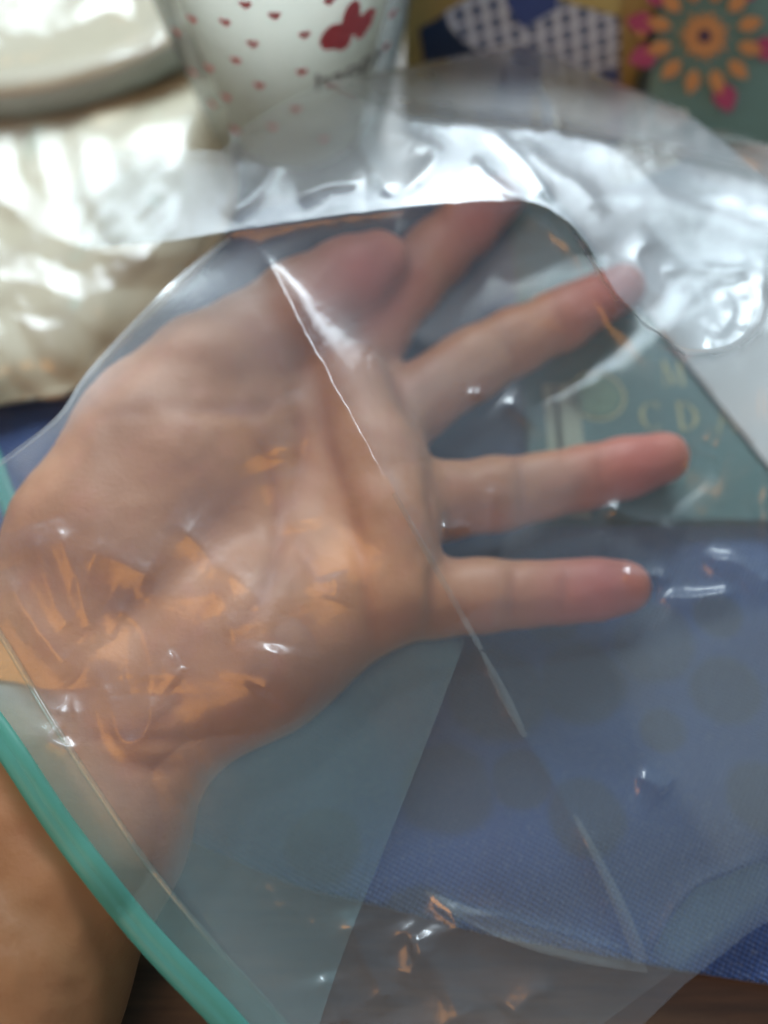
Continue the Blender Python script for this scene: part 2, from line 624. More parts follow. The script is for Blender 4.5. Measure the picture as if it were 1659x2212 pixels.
def sheet_grid(poly, zf, step, name, mat, margin=0, thick=0.0, ragged=0.0):
    """a sheet with the given outline (photo frame), height zf(px, py); thick gives it an underside"""
    poly = np.asarray(poly, float)
    x0, y0 = poly.min(0) - step
    x1, y1 = poly.max(0) + step
    xs, ys = np.arange(x0, x1 + step, step), np.arange(y0, y1 + step, step)
    PX, PY = np.meshgrid(xs, ys, indexing='ij')
    # snap the outer ring of points onto the outline so that edges are clean
    d, _ = polyd(PX, PY, np.vstack([poly, poly[:1]]))
    ins = inside(PX, PY, poly)
    keepv = ins.copy()
    nb = np.zeros_like(ins)
    nb[1:] |= ins[:-1]
    nb[:-1] |= ins[1:]
    nb[:, 1:] |= ins[:, :-1]
    nb[:, :-1] |= ins[:, 1:]
    nb2 = nb.copy()
    nb2[1:] |= nb[:-1]
    nb2[:-1] |= nb[1:]
    ring = (nb2 | nb) & ~ins & (d < step * 1.5)
    if ring.any():
        pts = np.stack([PX[ring], PY[ring]], 1)
        q = np.vstack([poly, poly[:1]])
        best = np.full(len(pts), 1e18)
        snap = pts.copy()
        for i in range(len(q) - 1):
            a, ab = q[i], q[i + 1] - q[i]
            t = np.clip(((pts - a) @ ab) / (ab @ ab + 1e-9), 0, 1)
            c = a + t[:, None] * ab
            dd = ((pts - c) ** 2).sum(1)
            m = dd < best
            best[m] = dd[m]
            snap[m] = c[m]
        PX[ring], PY[ring] = snap[:, 0], snap[:, 1]
    ok = ins | ring
    f = ok[:-1, :-1] & ok[1:, :-1] & ok[1:, 1:] & ok[:-1, 1:]
    anyin = ins[:-1, :-1] | ins[1:, :-1] | ins[1:, 1:] | ins[:-1, 1:]
    f &= anyin
    ids = np.arange(PX.size).reshape(PX.shape)
    q = np.stack([ids[:-1, :-1][f], ids[1:, :-1][f], ids[1:, 1:][f], ids[:-1, 1:][f]], 1)
    used = np.unique(q)
    remap = -np.ones(PX.size, np.int64)
    remap[used] = np.arange(len(used))
    q = remap[q]
    ux, uy = PX.ravel()[used], PY.ravel()[used]
    P = at(ux, uy, zf(ux, uy))
    me = mesh_np(name, P, q)
    o = link(name, me, mat)
    if thick:
        md = o.modifiers.new("thickness", 'SOLIDIFY')
        md.thickness = thick
        md.offset = -1
    return o


GOLD = plain("gold_print", (0.27, 0.26, 0.12), 0.4, 0.2, 300)


# --- blue cloth with olive discs
def build_cloth():
    discs = [(960, 1715, 88), (1120, 1690, 52), (1262, 1770, 66), (1075, 1500, 92), (1250, 1480, 80), (1420, 1590, 40),
             (1560, 1500, 60), (1640, 1740, 66), (1400, 1395, 74), (900, 1990, 60), (700, 1830, 70), (1190, 1330, 60), (1540, 1340, 40)]
    m = NT("blue_cloth")
    co = m.coord()
    sep = m.n("ShaderNodeSeparateXYZ")
    m.t.links.new(co, sep.inputs[0])
    warp = m.noise(35.0, 2)
    dots = 0.0
    for (cx, cy, r) in discs:
        c = at(cx, cy, 0.004)
        rr = r * 0.125 * 0.001
        vm = m.n("ShaderNodeVectorMath", operation='DISTANCE')
        fl = m.n("ShaderNodeCombineXYZ")
        m.put(fl.inputs[0], sep.outputs[0])
        m.put(fl.inputs[1], sep.outputs[1])
        m.put(vm.inputs[0], fl.outputs[0])
        vm.inputs[1].default_value = (c[0], c[1], 0)
        dd = m.math('ADD', vm.outputs["Value"], m.math('MULTIPLY', m.math('SUBTRACT', warp, 0.3), 0.008))
        f = m.math('SUBTRACT', 1.0, m.ramp(dd, rr * 0.82 + 0.002, rr * 1.16 + 0.002))
        dots = m.math('MAXIMUM', dots, f)
    # woven threads: two crossing waves, plus pale flecks where fibres stand out
    wa = m.math('SINE', m.math('MULTIPLY', m.math('ADD', sep.outputs[0], m.math('MULTIPLY', sep.outputs[1], 0.3)), 3900.0))
    wb_ = m.math('SINE', m.math('MULTIPLY', m.math('SUBTRACT', sep.outputs[1], m.math('MULTIPLY', sep.outputs[0], 0.3)), 3900.0))
    weave = m.math('MULTIPLY', wa, wb_)
    fl = m.ramp(m.noise(1100.0, 2), 0.52, 0.72)
    base = m.mix(m.ramp(m.noise(30.0, 3), 0.3, 0.7), (0.024, 0.062, 0.20), (0.036, 0.088, 0.265))
    base = m.mix(m.math('MULTIPLY', fl, 0.45), base, (0.15, 0.20, 0.30))
    olive = m.mix(m.noise(500.0, 3), (0.030, 0.036, 0.020), (0.062, 0.068, 0.040))
    col = m.mix(m.math('MULTIPLY', dots, 0.5), base, olive)
    col = m.mix(m.ramp(weave, -0.9, 0.9), m.mix(0.55, col, (0.01, 0.015, 0.03)), col)
    mat = m.principled(col, 0.85, m.bump(weave, 0.7, 0.0005), Specular_IOR_Level=0.2, Sheen_Weight=0.25)
    poly = smooth_line([(-420, 1000), (-200, 760), (200, 600), (520, 470), (900, 415), (1400, 480), (1800, 900), (2300, 1100), (2350, 1700), (2150, 2180),
                        (1850, 2150), (1659, 2128), (1400, 2085), (1100, 2025), (800, 1955), (640, 1915), (420, 1820), (60, 1650), (-300, 1400), (-420, 1000)], 8)

    def zf(x, y):
        e = vnoise(x / 330, y / 330, 11) * 0.0022 + vnoise(x / 130, y / 130, 12) * 0.0008
        d, _ = polyd(x, y, [(760, 2000), (1200, 1850), (1659, 1790)])
        return 0.0052 + e + 0.0035 * np.exp(-(d / 120) ** 2)
    o = sheet_grid(poly, zf, 16, "cloth", mat, thick=0.0022)
    tag(o, "navy blue woven cloth with dark olive discs spread under the bag", "cloth")


build_cloth()


# --- green book with gold lettering, partly covered by a pale sheet of paper
def text_mesh(body, size, name):
    cu = bpy.data.curves.new(name, 'FONT')
    cu.body = body
    cu.size = size
    cu.align_x, cu.align_y = 'CENTER', 'CENTER'
    cu.extrude = 0.00008
    t = bpy.data.objects.new(name, cu)
    COL.objects.link(t)
    bpy.context.view_layer.update()
    me = bpy.data.meshes.new_from_object(t.evaluated_get(bpy.context.evaluated_depsgraph_get()))
    bpy.data.objects.remove(t)
    bpy.data.curves.remove(cu)
    return me


def build_book():
    zb, zt = 0.0078, 0.0115
    a, b = at(1150, 1125, zt), at(1900, 330, zt)
    c = at(1900, 1125, zt)
    x0, x1, y0, y1 = a[0], c[0], a[1], b[1]
    root = empty("book", ((x0 + x1) / 2, (y0 + y1) / 2, zb))
    m = NT("green_cover")
    f = m.noise(40, 5)
    mat = m.principled(m.mix(f, (0.014, 0.064, 0.062), (0.024, 0.092, 0.084)), 0.42, m.bump(m.noise(700, 3), 0.25, 0.0003))
    for nm, z0, z1 in (("cover", zt - 0.0008, zt), ("cover", zb, zb + 0.0008)):
        bm = bmesh.new()
        box_bm(bm, (x0, y0, z0), (x1, y1, z1))
        bmesh.ops.bevel(bm, geom=bm.edges[:], offset=0.0004, segments=2, affect='EDGES')
        cv = attach(bm_obj(nm, bm, mat), root)
        if z1 == zt:
            cover = cv
    bm = bmesh.new()
    box_bm(bm, (x0 + 0.002, y0 + 0.0025, zb + 0.0009), (x1 - 0.002, y1 - 0.0025, zt - 0.0009))
    pg = attach(bm_obj("pages", bm, plain("page_edges", (0.42, 0.36, 0.27), 0.8, 0.3, 900)), root)
    # printing on the cover
    def serif(ch, px, py, hpx):
        """a serif capital drawn from thick and thin strokes"""
        h = 1.0
        quads = []

        def stroke(p, q, w):
            p, q = np.array(p, float), np.array(q, float)
            d = (q - p) / np.linalg.norm(q - p)
            nn = np.array([-d[1], d[0]]) * w / 2
            quads.append([p + nn, p - nn, q - nn, q + nn])

        def bowl(cx, cy, rx, ry, a0, a1, thick, thin):
            ts = np.linspace(a0, a1, 22)
            for t0, t1 in zip(ts[:-1], ts[1:]):
                o = []
                for t, sgn in ((t0, 1), (t0, -1), (t1, -1), (t1, 1)):
                    w = (thin + (thick - thin) * abs(math.cos(t)) ** 1.5) / 2 * sgn
                    o.append(np.array([cx + (rx + w) * math.cos(t), cy + (ry + w * 0.6) * math.sin(t)]))
                quads.append(o)
        if ch == "C":
            bowl(0.42, 0.5, 0.36, 0.46, math.radians(48), math.radians(312), 0.17, 0.05)
            stroke((0.68, 0.72), (0.68, 0.98), 0.05)
        elif ch == "D":
            stroke((0.12, 0.02), (0.12, 0.98), 0.16)
            bowl(0.16, 0.5, 0.52, 0.46, -math.pi / 2, math.pi / 2, 0.17, 0.05)
            stroke((0.0, 0.98), (0.25, 0.98), 0.05)
            stroke((0.0, 0.02), (0.25, 0.02), 0.05)
        elif ch == "M":
            stroke((0.10, 0.02), (0.14, 0.98), 0.06)
            stroke((0.14, 0.98), (0.45, 0.05), 0.15)
            stroke((0.45, 0.05), (0.78, 0.98), 0.05)
            stroke((0.78, 0.98), (0.80, 0.02), 0.15)
            stroke((0.0, 0.02), (0.22, 0.02), 0.05)
            stroke((0.68, 0.02), (0.92, 0.02), 0.05)
        elif ch == "A":
            stroke((0.08, 0.02), (0.42, 0.98), 0.06)
            stroke((0.42, 0.98), (0.78, 0.02), 0.16)
            stroke((0.2, 0.35), (0.64, 0.35), 0.05)
            stroke((0.0, 0.02), (0.2, 0.02), 0.05)
            stroke((0.66, 0.02), (0.9, 0.02), 0.05)
        p = at(px, py + hpx / 2, zt)
        q = at(px, py - hpx / 2, zt)
        sc = q[1] - p[1]
        vs, fs = [], []
        for i, qd in enumerate(quads):
            z = zt + 0.00012 + 0.00001 * i
            for v in qd:
                vs.append((p[0] + (v[0] - 0.42) * sc * 0.82, p[1] + v[1] * sc, z))
            fs.append((4 * i, 4 * i + 1, 4 * i + 2, 4 * i + 3))
        attach(link("letter", mesh_py("letter", vs, fs), GOLD, smooth=False), cover)
    for ch, px, py, hp in (("M", 1455, 806, 56), ("C", 1412, 900, 62), ("D", 1492, 900, 62), ("A", 1572, 903, 60)):
        serif(ch, px, py, hp)
    # gold ring emblem and a pale upright band
    def disc(name, px, py, r, mat, hole=0.0, n=40):
        p = at(px, py, zt + 0.0002)
        vs, fs = [], []
        for k in range(n):
            t = 2 * math.pi * k / n
            vs.append((p[0] + r * math.cos(t), p[1] + r * math.sin(t), p[2]))
        if hole:
            for k in range(n):
                t = 2 * math.pi * k / n
                vs.append((p[0] + hole * math.cos(t), p[1] + hole * math.sin(t), p[2]))
            fs = [(k, (k + 1) % n, n + (k + 1) % n, n + k) for k in range(n)]
        else:
            fs = [tuple(range(n))]
        attach(link(name, mesh_py(name, vs, fs), mat, smooth=False), cover)
    disc("emblem", 1290, 855, 0.0062, plain("dull_gold_print", (0.09, 0.15, 0.09), 0.5, 0.25, 500))
    disc("emblem_ring", 1290, 855, 0.0078, GOLD, 0.0070)
    band = plain("pale_band_print", (0.24, 0.27, 0.20), 0.5, 0.2, 200)
    for xa, xb in ((1218, 1248), (1195, 1203)):
        p, q = at(xa, 1120, zt), at(xb, 830, zt)
        vs = [(p[0], p[1], zt + 0.0002), (q[0], p[1], zt + 0.0002), (q[0], q[1], zt + 0.0002), (p[0], q[1], zt + 0.0002)]
        attach(link("printed_band", mesh_py("printed_band", vs, [(0, 1, 2, 3)]), band, smooth=False), cover)
    tag(root, "dark green book with gold capital letters lying under the fingertips", "book")
    # the pale paper on top of it
    pm = plain("pale_paper", (0.42, 0.43, 0.43), 0.7, 0.05, 90)

    def zf(x, y):
        return 0.0124 + 0.0005 * vnoise(x / 300, y / 300, 5)
    o = sheet_grid([(1130, 340), (1240, 478), (1659, 1008), (1900, 1312), (2300, 1000), (1900, 250)], zf, 22, "paper_sheet", pm, thick=0.0004)
    tag(o, "plain pale grey paper covering the right side of the green book", "paper")


build_book()


# --- cream packets in crackling clear wrap, upper left
def build_cream_packets():
    m = NT("cream_card")
    f = m.noise(28, 5)
    g = m.noise(60, 3)
    base = m.mix(f, (0.35, 0.305, 0.20), (0.43, 0.39, 0.285))
    base = m.mix(m.math('MULTIPLY', m.ramp(g, 0.6, 0.72), 0.5), base, (0.36, 0.50, 0.42))
    base = m.mix(m.math('MULTIPLY', m.ramp(m.noise(21, 2), 0.66, 0.74), 0.4), base, (0.62, 0.38, 0.42))
    cream = m.principled(base, 0.6, m.bump(f, 0.2, 0.001))
    outline = smooth_line([(-420, 980), (-420, 150), (-100, 190), (250, 190), (455, 175), (500, 300), (505, 470), (400, 620), (270, 740),
                           (160, 850), (60, 868), (-120, 900), (-420, 980)], 6)

    def zf(x, y):
        d, _ = polyd(x, y, outline)
        return 0.0085 + 0.006 * (1 - np.exp(-(d / 70) ** 1.5)) + 0.0038 * crumple(x, y, 160, 21)
    root = empty("cream_packet", tuple(at(150, 600, 0.0)))
    card = attach(sheet_grid(outline, zf, 9, "card", cream, thick=0.002), root)
    wrap = film("packet_wrap", haze=0.05, rough=0.12, gain=1.2)

    def zw(x, y):
        d, _ = polyd(x, y, outline)
        return 0.0105 + 0.009 * (1 - np.exp(-(d / 60) ** 1.5)) + 0.0050 * crumple(x, y, 170, 22, 7) + 0.0005 * crumple(x, y, 70, 23, 5)
    attach(sheet_grid(outline, zw, 5, "clear_wrap", wrap), root)
    tag(root, "flat cream packet in crackled clear wrap left of the dotted cup", "packet")

    # the shallow round tin behind it
    p, q = at(0, 205, 0.024), at(360, 98, 0.024)
    R = 0.085
    mid, ch = (p + q) / 2, q - p
    L = np.linalg.norm(ch[:2])
    nrm = np.array([-ch[1], ch[0]]) / L
    cxy = mid[:2] + nrm * math.sqrt(R * R - L * L / 4)
    root = empty("round_tin", (cxy[0], cxy[1], 0.018))
    n = 96
    prof = [(0, 0.0242), (R - 0.012, 0.0242), (R - 0.0105, 0.0252), (R - 0.004, 0.0252), (R - 0.001, 0.0245), (R, 0.0235)]
    rim = [(R, 0.0235), (R + 0.0010, 0.0225), (R + 0.0010, 0.0155), (R, 0.0145), (R - 0.004, 0.0140)]

    def lathe(name, pr, mat):
        vs = [(cxy[0] + r * math.cos(2 * math.pi * k / n), cxy[1] + r * math.sin(2 * math.pi * k / n), z) for r, z in pr for k in range(n)]
        fs = [(i * n + k, i * n + (k + 1) % n, (i + 1) * n + (k + 1) % n, (i + 1) * n + k) for i in range(len(pr) - 1) for k in range(n)]
        return attach(link(name, mesh_py(name, vs, [f[::-1] for f in fs]), mat), root)
    lathe("lid", prof, plain("cream_lid", (0.34, 0.30, 0.215), 0.5, 0.08, 40))
    lathe("rim", rim, plain("grey_green_metal", (0.36, 0.44, 0.43), 0.35, 0.2, 80))
    lathe("body", [(R - 0.004, 0.014), (R - 0.004, 0.0015), (0, 0.0015)], plain("tin_side", (0.55, 0.52, 0.42), 0.4, 0.1, 80))
    poly = smooth_line([(-300, 215), (0, 195), (180, 150), (345, 90), (345, 0), (330, -200), (-300, -260), (-300, 215)], 6)

    def zw2(x, y):
        d, _ = polyd(x, y, poly)
        return 0.0265 + 0.010 * (1 - np.exp(-(d / 60) ** 1.5)) + 0.0048 * crumple(x, y, 170, 41, 7) + 0.0006 * crumple(x, y, 60, 43, 5)
    attach(sheet_grid(poly, zw2, 5, "clear_wrap", film("tin_wrap", haze=0.05, rough=0.12, gain=1.0)), root)
    tag(root, "round cream tin with grey-green rim, wrapped in clear plastic, at the upper left", "tin")


build_cream_packets()


# --- the dotted cup
def build_cup():
    ax = at(650, 300, 0.0)
    ax = np.array([-0.0277, ax[1], 0])
    H, r0, k = 0.112, 0.0262, 0.175

    def rad(z):
        return r0 + k * z
    root = empty("cup", (ax[0], ax[1], 0.0025))
    n = 96

    def lathe(name, pr, mat):
        vs = [(ax[0] + r * math.cos(2 * math.pi * j / n), ax[1] + r * math.sin(2 * math.pi * j / n), z) for r, z in pr for j in range(n)]
        fs = [(i * n + j, i * n + (j + 1) % n, (i + 1) * n + (j + 1) % n, (i + 1) * n + j) for i in range(len(pr) - 1) for j in range(n)]
        return attach(link(name, mesh_py(name, vs, fs), mat), root)
    z0 = 0.0025
    zs = np.linspace(z0 + 0.003, H, 24)
    outer = [(0.0005, z0), (rad(z0) - 0.003, z0), (rad(z0) - 0.0008, z0 + 0.0008)] + [(rad(z), z) for z in zs] + [(rad(H) + 0.0008, H + 0.001), (rad(H) + 0.0002, H + 0.0018)]
    # clear outer wall of the cup: greyish, reflecting
    m = NT("cup_wall")
    lw = m.n("ShaderNodeLayerWeight")
    lw.inputs[0].default_value = 0.5
    fr = m.math('MINIMUM', m.math('MULTIPLY_ADD', m.math('POWER', lw.outputs["Facing"], 4.0), 0.7, 0.06), 0.8)
    gl = m.n("ShaderNodeBsdfGlossy")
    gl.inputs["Roughness"].default_value = 0.16
    tr = m.n("ShaderNodeBsdfTransparent")
    m.put(tr.inputs[0], m.mix(m.ramp(lw.outputs["Facing"], 0.15, 0.85), (0.93, 0.95, 0.94), (0.55, 0.60, 0.60)))
    df = m.n("ShaderNodeBsdfDiffuse")
    df.inputs[0].default_value = (0.62, 0.66, 0.66, 1)
    m1 = m.n("ShaderNodeMixShader")
    m1.inputs[0].default_value = 0.22
    m.t.links.new(tr.outputs[0], m1.inputs[1])
    m.t.links.new(df.outputs[0], m1.inputs[2])
    m2 = m.n("ShaderNodeMixShader")
    m.put(m2.inputs[0], fr)
    m.t.links.new(m1.outputs[0], m2.inputs[1])
    m.t.links.new(gl.outputs[0], m2.inputs[2])
    m.t.links.new(m2.outputs[0], m.out.inputs[0])
    wall = lathe("wall", outer, m.m)
    # pale liner inside
    gap = 0.0062
    inner = [(0.0005, z0 + 0.004), (rad(z0) - gap - 0.002, z0 + 0.004)] + [(rad(z) - gap, z + 0.003) for z in zs[:-1]] + [(rad(H) - gap - 0.001, H - 0.001)]
    ml = NT("cream_liner")
    c_ = ml.mix(ml.noise(30, 3), (0.76, 0.75, 0.66), (0.82, 0.81, 0.73))
    d_, t_, x_ = ml.n("ShaderNodeBsdfDiffuse"), ml.n("ShaderNodeBsdfTranslucent"), ml.n("ShaderNodeMixShader")
    ml.put(d_.inputs[0], c_)
    ml.put(t_.inputs[0], c_)
    x_.inputs[0].default_value = 0.6
    ml.t.links.new(d_.outputs[0], x_.inputs[1])
    ml.t.links.new(t_.outputs[0], x_.inputs[2])
    ml.t.links.new(x_.outputs[0], ml.out.inputs[0])
    lm = ml.m
    lathe("liner", inner, lm)
    red = plain("red_print", (0.62, 0.125, 0.14), 0.45, 0.12, 300)
    dark = plain("dark_print", (0.10, 0.065, 0.10), 0.5, 0.12, 300)

    def hit(px, py):
        o, d = ray(px, py)
        t = 0.15
        for _ in range(4000):
            p = o + d * t
            if math.hypot(p[0] - ax[0], p[1] - ax[1]) < rad(p[2]) + 0.00012:
                return p
            t += 0.00015
        return None

    def decal(name, p, shape, mat):
        """flat print wrapped on the wall: shape is a list of outlines in metres (across, up)"""
        ang, z = math.atan2(p[1] - ax[1], p[0] - ax[0]), p[2]
        R = rad(z)
        vs, fs = [], []
        for out in shape:
            i0 = len(vs)
            cx = sum(q[0] for q in out) / len(out)
            cy = sum(q[1] for q in out) / len(out)
            for (u, v) in [(cx, cy)] + list(out):
                a = ang + u / R
                rr = rad(z + v) + 0.00012
                vs.append((ax[0] + rr * math.cos(a), ax[1] + rr * math.sin(a), z + v))
            m_ = len(out)
            fs += [(i0, i0 + 1 + j, i0 + 1 + (j + 1) % m_) for j in range(m_)]
        return attach(link(name, mesh_py(name, vs, fs), mat, smooth=False), wall)

    def heart(s):
        return [[(s * (16 * math.sin(t) ** 3) / 17, s * (13 * math.cos(t) - 5 * math.cos(2 * t) - 2 * math.cos(3 * t) - math.cos(4 * t)) / 17)
                 for t in np.linspace(0, 2 * math.pi, 20, endpoint=False)]]
    for (px, py) in ((530, 10), (593, 34), (415, 42), (382, 70), (486, 48), (546, 95), (658, 75), (510, 130), (452, 147), (416, 156), (652, 155),
                     (560, 185), (489, 210), (459, 225), (508, 280), (589, 274), (712, 2), (440, -30), (600, -40), (640, 235), (700, 300), (835, 100), (848, 30)):
        p = hit(px, py)
        if p is not None:
            decal("printed_heart", p, heart(0.0017), red)

    def lobe(cx, cy, a, b, rot):
        out = []
        for t in np.linspace(0, 2 * math.pi, 26, endpoint=False):
            x, y = a * math.cos(t), b * math.sin(t)
            out.append((cx + x * math.cos(rot) - y * math.sin(rot), cy + x * math.sin(rot) + y * math.cos(rot)))
        return out
    p = hit(755, 60)
    mm = 0.001
    decal("printed_clover", p, [lobe(-4.6 * mm, -1.2 * mm, 3.4 * mm, 4.3 * mm, -0.35), lobe(-1.9 * mm, -3.2 * mm, 2.8 * mm, 3.6 * mm, 0.1),
                                lobe(0.2 * mm, 3.2 * mm, 2.5 * mm, 5.2 * mm, -0.12), lobe(4.2 * mm, -0.6 * mm, 3.0 * mm, 3.4 * mm, 0.3),
                                lobe(5.4 * mm, 1.0 * mm, 2.4 * mm, 2.2 * mm, 0.3), lobe(3.6 * mm, -3.0 * mm, 1.9 * mm, 2.4 * mm, 0.1),
                                lobe(0.6 * mm, -0.6 * mm, 2.2 * mm, 2.4 * mm, 0)], red)
    # the small word below it, wrapped round the wall
    me = text_mesh("happy", 0.0095, "printed_word")
    p = hit(762, 150)
    ang, z = math.atan2(p[1] - ax[1], p[0] - ax[0]), p[2]
    for v in me.vertices:
        u, w = v.co.x, v.co.y + v.co.x * 0.10
        rr = rad(z + w) + 0.0001 + max(0, v.co.z)
        a = ang + u / rad(z)
        v.co = (ax[0] + rr * math.cos(a), ax[1] + rr * math.sin(a), z + w)
    attach(link("printed_word", me, dark, smooth=False), wall)
    tag(root, "pale cup printed with small red hearts and one large red clover", "cup")


build_cup()


# --- the blue and white checked carton
def build_carton():
    pl, pr = at(872, 262, 0.0), at(1352, 262, 0.0)
    yf = pl[1]
    x0, x1, dep, H = pl[0], pr[0], 0.05, 0.10
    z0 = 0.0005
    root = empty("carton", ((x0 + x1) / 2, yf + dep / 2, z0))
    bm = bmesh.new()
    box_bm(bm, (x0, yf, z0), (x1, yf + dep, H))
    bmesh.ops.bevel(bm, geom=bm.edges[:], offset=0.0012, segments=2, affect='EDGES')
    ochre = plain("ochre_card", (0.50, 0.38, 0.14), 0.5, 0.15, 60)
    body = attach(bm_obj("body", bm, ochre), root)
    blue = plain("blue_card_print", (0.075, 0.13, 0.38), 0.45, 0.12, 90)
    navy = plain("navy_card_print", (0.030, 0.055, 0.110), 0.45, 0.12, 90)
    yellow = plain("yellow_card_print", (0.60, 0.52, 0.20), 0.45, 0.12, 90)
    m = NT("hatched_print")
    sep = m.n("ShaderNodeSeparateXYZ")
    m.t.links.new(m.coord(), sep.inputs[0])
    u = m.math('ADD', sep.outputs[0], m.math('MULTIPLY', sep.outputs[2], 0.25))
    stripe = m.math('SINE', m.math('MULTIPLY', u, 2 * math.pi / 0.0052))
    rows = m.math('SINE', m.math('MULTIPLY', m.math('SUBTRACT', sep.outputs[2], m.math('MULTIPLY', sep.outputs[0], 0.35)), 2 * math.pi / 0.0062))
    f = m.math('MULTIPLY', m.ramp(stripe, -0.35, 0.25), m.ramp(rows, -0.95, -0.35))
    hatch = m.principled(m.mix(f, (0.74, 0.86, 0.98), (0.08, 0.14, 0.30)), 0.5)
    yn = yf

    def patch(name, pts, mat, lift):
        vs = []
        for (px, py) in pts:
            q = on_plane(px, py, (0, yn - lift, 0), np.array([0, 1.0, 0]))
            vs.append((min(max(q[0], x0 + 0.0013), x1 - 0.0013), yn - lift, max(q[2], z0 + 0.0015)))
        return attach(link(name, mesh_py(name, vs, [tuple(range(len(vs)))]), mat, smooth=False), body)
    patch("hatched_panel", [(955, 30), (1120, -70), (1125, -80), (1339, -80), (1339, 240), (1010, 240), (1000, 150), (950, 60)], hatch, 0.0003)
    patch("navy_triangle", [(905, 62), (955, 34), (1080, 120), (1110, 250), (930, 250)], navy, 0.0005)
    patch("hatched_triangle", [(957, 42), (1130, -60), (1180, 110), (1090, 130), (1010, 100)], hatch, 0.0007)
    patch("blue_diamond", [(1098, -80), (1200, -80), (1205, 18), (1128, 62), (1095, 10)], blue, 0.0009)
    patch("yellow_panel", [(1198, -80), (1339, -80), (1339, 36), (1240, 10), (1205, -4)], yellow, 0.0011)
    patch("blue_triangle", [(1235, 195), (1335, 142), (1335, 215), (1240, 212)], blue, 0.0005)
    tag(root, "ochre carton with blue and white hatched diamond print behind the bag", "carton")


build_carton()


# --- the flowered pouch
def build_pouch():
    b0, b1 = at(1372, 400, 0.0), at(2050, 400, 0.0)
    yb = b0[1]
    tilt = math.radians(38)          # front panel leans back from upright
    n = np.array([0, -math.cos(tilt), math.sin(tilt)])
    up = np.array([0, math.sin(tilt), math.cos(tilt)])
    z0 = 0.0128
    p0 = np.array([0, yb, z0])
    Lh = 0.125
    x0, x1 = b0[0], b1[0]
    root = empty("pouch", ((x0 + x1) / 2, yb + 0.04, z0))
    top = p0 + up * Lh
    # pillowy wedge: the front panel bulges a little
    nu, nv = 40, 40
    vs, fs = [], []
    for i in range(nu + 1):
        for j in range(nv + 1):
            u, v = i / nu, j / nv
            bulge = 0.004 * math.sin(math.pi * u) ** 0.6 * math.sin(math.pi * v) ** 0.6
            q = p0 + up * Lh * v + n * (bulge - 0.004)
            vs.append((x0 + (x1 - x0) * u, q[1], q[2]))
    fs = [(i * (nv + 1) + j, (i + 1) * (nv + 1) + j, (i + 1) * (nv + 1) + j + 1, i * (nv + 1) + j + 1) for i in range(nu) for j in range(nv)]
    teal = plain("teal_print", (0.125, 0.255, 0.24), 0.5, 0.12, 70)
    panel = attach(link("front_panel", mesh_py("front_panel", vs, fs), teal), root)
    yk = top[1] + 0.004
    q0, q1 = p0 - n * 0.004, top - n * 0.004
    vs = [(x0, q0[1], q0[2]), (x1, q0[1], q0[2]), (x1, q1[1], q1[2]), (x0, q1[1], q1[2]), (x0, yk, z0), (x1, yk, z0)]
    fs = [(3, 2, 5, 4), (0, 4, 5, 1), (0, 3, 4), (1, 5, 2)]
    attach(link("back_panel", mesh_py("back_panel", vs, fs), plain("teal_card_back", (0.09, 0.16, 0.18), 0.5), smooth=False), root)
    orange = plain("orange_print", (0.52, 0.26, 0.095), 0.5, 0.12, 90)
    magenta = plain("magenta_print", (0.36, 0.055, 0.14), 0.5, 0.12, 90)
    plum = plain("plum_print", (0.075, 0.045, 0.075), 0.5, 0.12, 90)

    def patch(name, pts, mat, lift):
        vs = [on_plane(px, py, p0 + n * lift, n) for (px, py) in pts]
        c = sum(vs) / len(vs)
        k = len(vs)
        return attach(link(name, mesh_py(name, [c] + vs, [(0, 1 + i, 1 + (i + 1) % k) for i in range(k)]), mat, smooth=False), panel)

    def petal(cx, cy, ang, r0_, r1_, w):
        out = []
        for t in np.linspace(0, 1, 12):
            out.append((r0_ + (r1_ - r0_) * t, w * math.sin(math.pi * t ** 0.85)))
        out = out + [(a, -b) for a, b in out[-2:0:-1]]
        ca, sa = math.cos(ang), math.sin(ang)
        return [(cx + a * ca - b * sa, cy + a * sa + b * ca) for a, b in out]
    CX, CY = 1522, 78
    for k in range(14):
        patch("petal", petal(CX, CY, k * math.pi / 7 + 0.1, 4, 60 if k % 2 else 55, 9.5), orange, 0.0012 + 0.00002 * k)
    patch("flower_eye", [(CX + 15 * math.cos(t), CY + 15 * math.sin(t)) for t in np.linspace(0, 2 * math.pi, 20, endpoint=False)], plum, 0.0016)
    for k in range(12):
        a = k * math.pi / 6 + 0.26
        patch("outer_petal", petal(CX, CY, a, 74, 132, 17), orange, 0.0010)
    for k in range(12):
        a = k * math.pi / 6
        if k in (2, 6, 7, 5, 0, 10):
            patch("magenta_petal", petal(CX, CY, a + 0.2, 105, 175, 26), magenta, 0.0007)
    patch("corner_petal", petal(1385, 75, 0.2, -12, 12, 8), orange, 0.0010)
    tag(root, "teal pouch with a large orange petalled flower print, at the upper right", "pouch")


build_pouch()


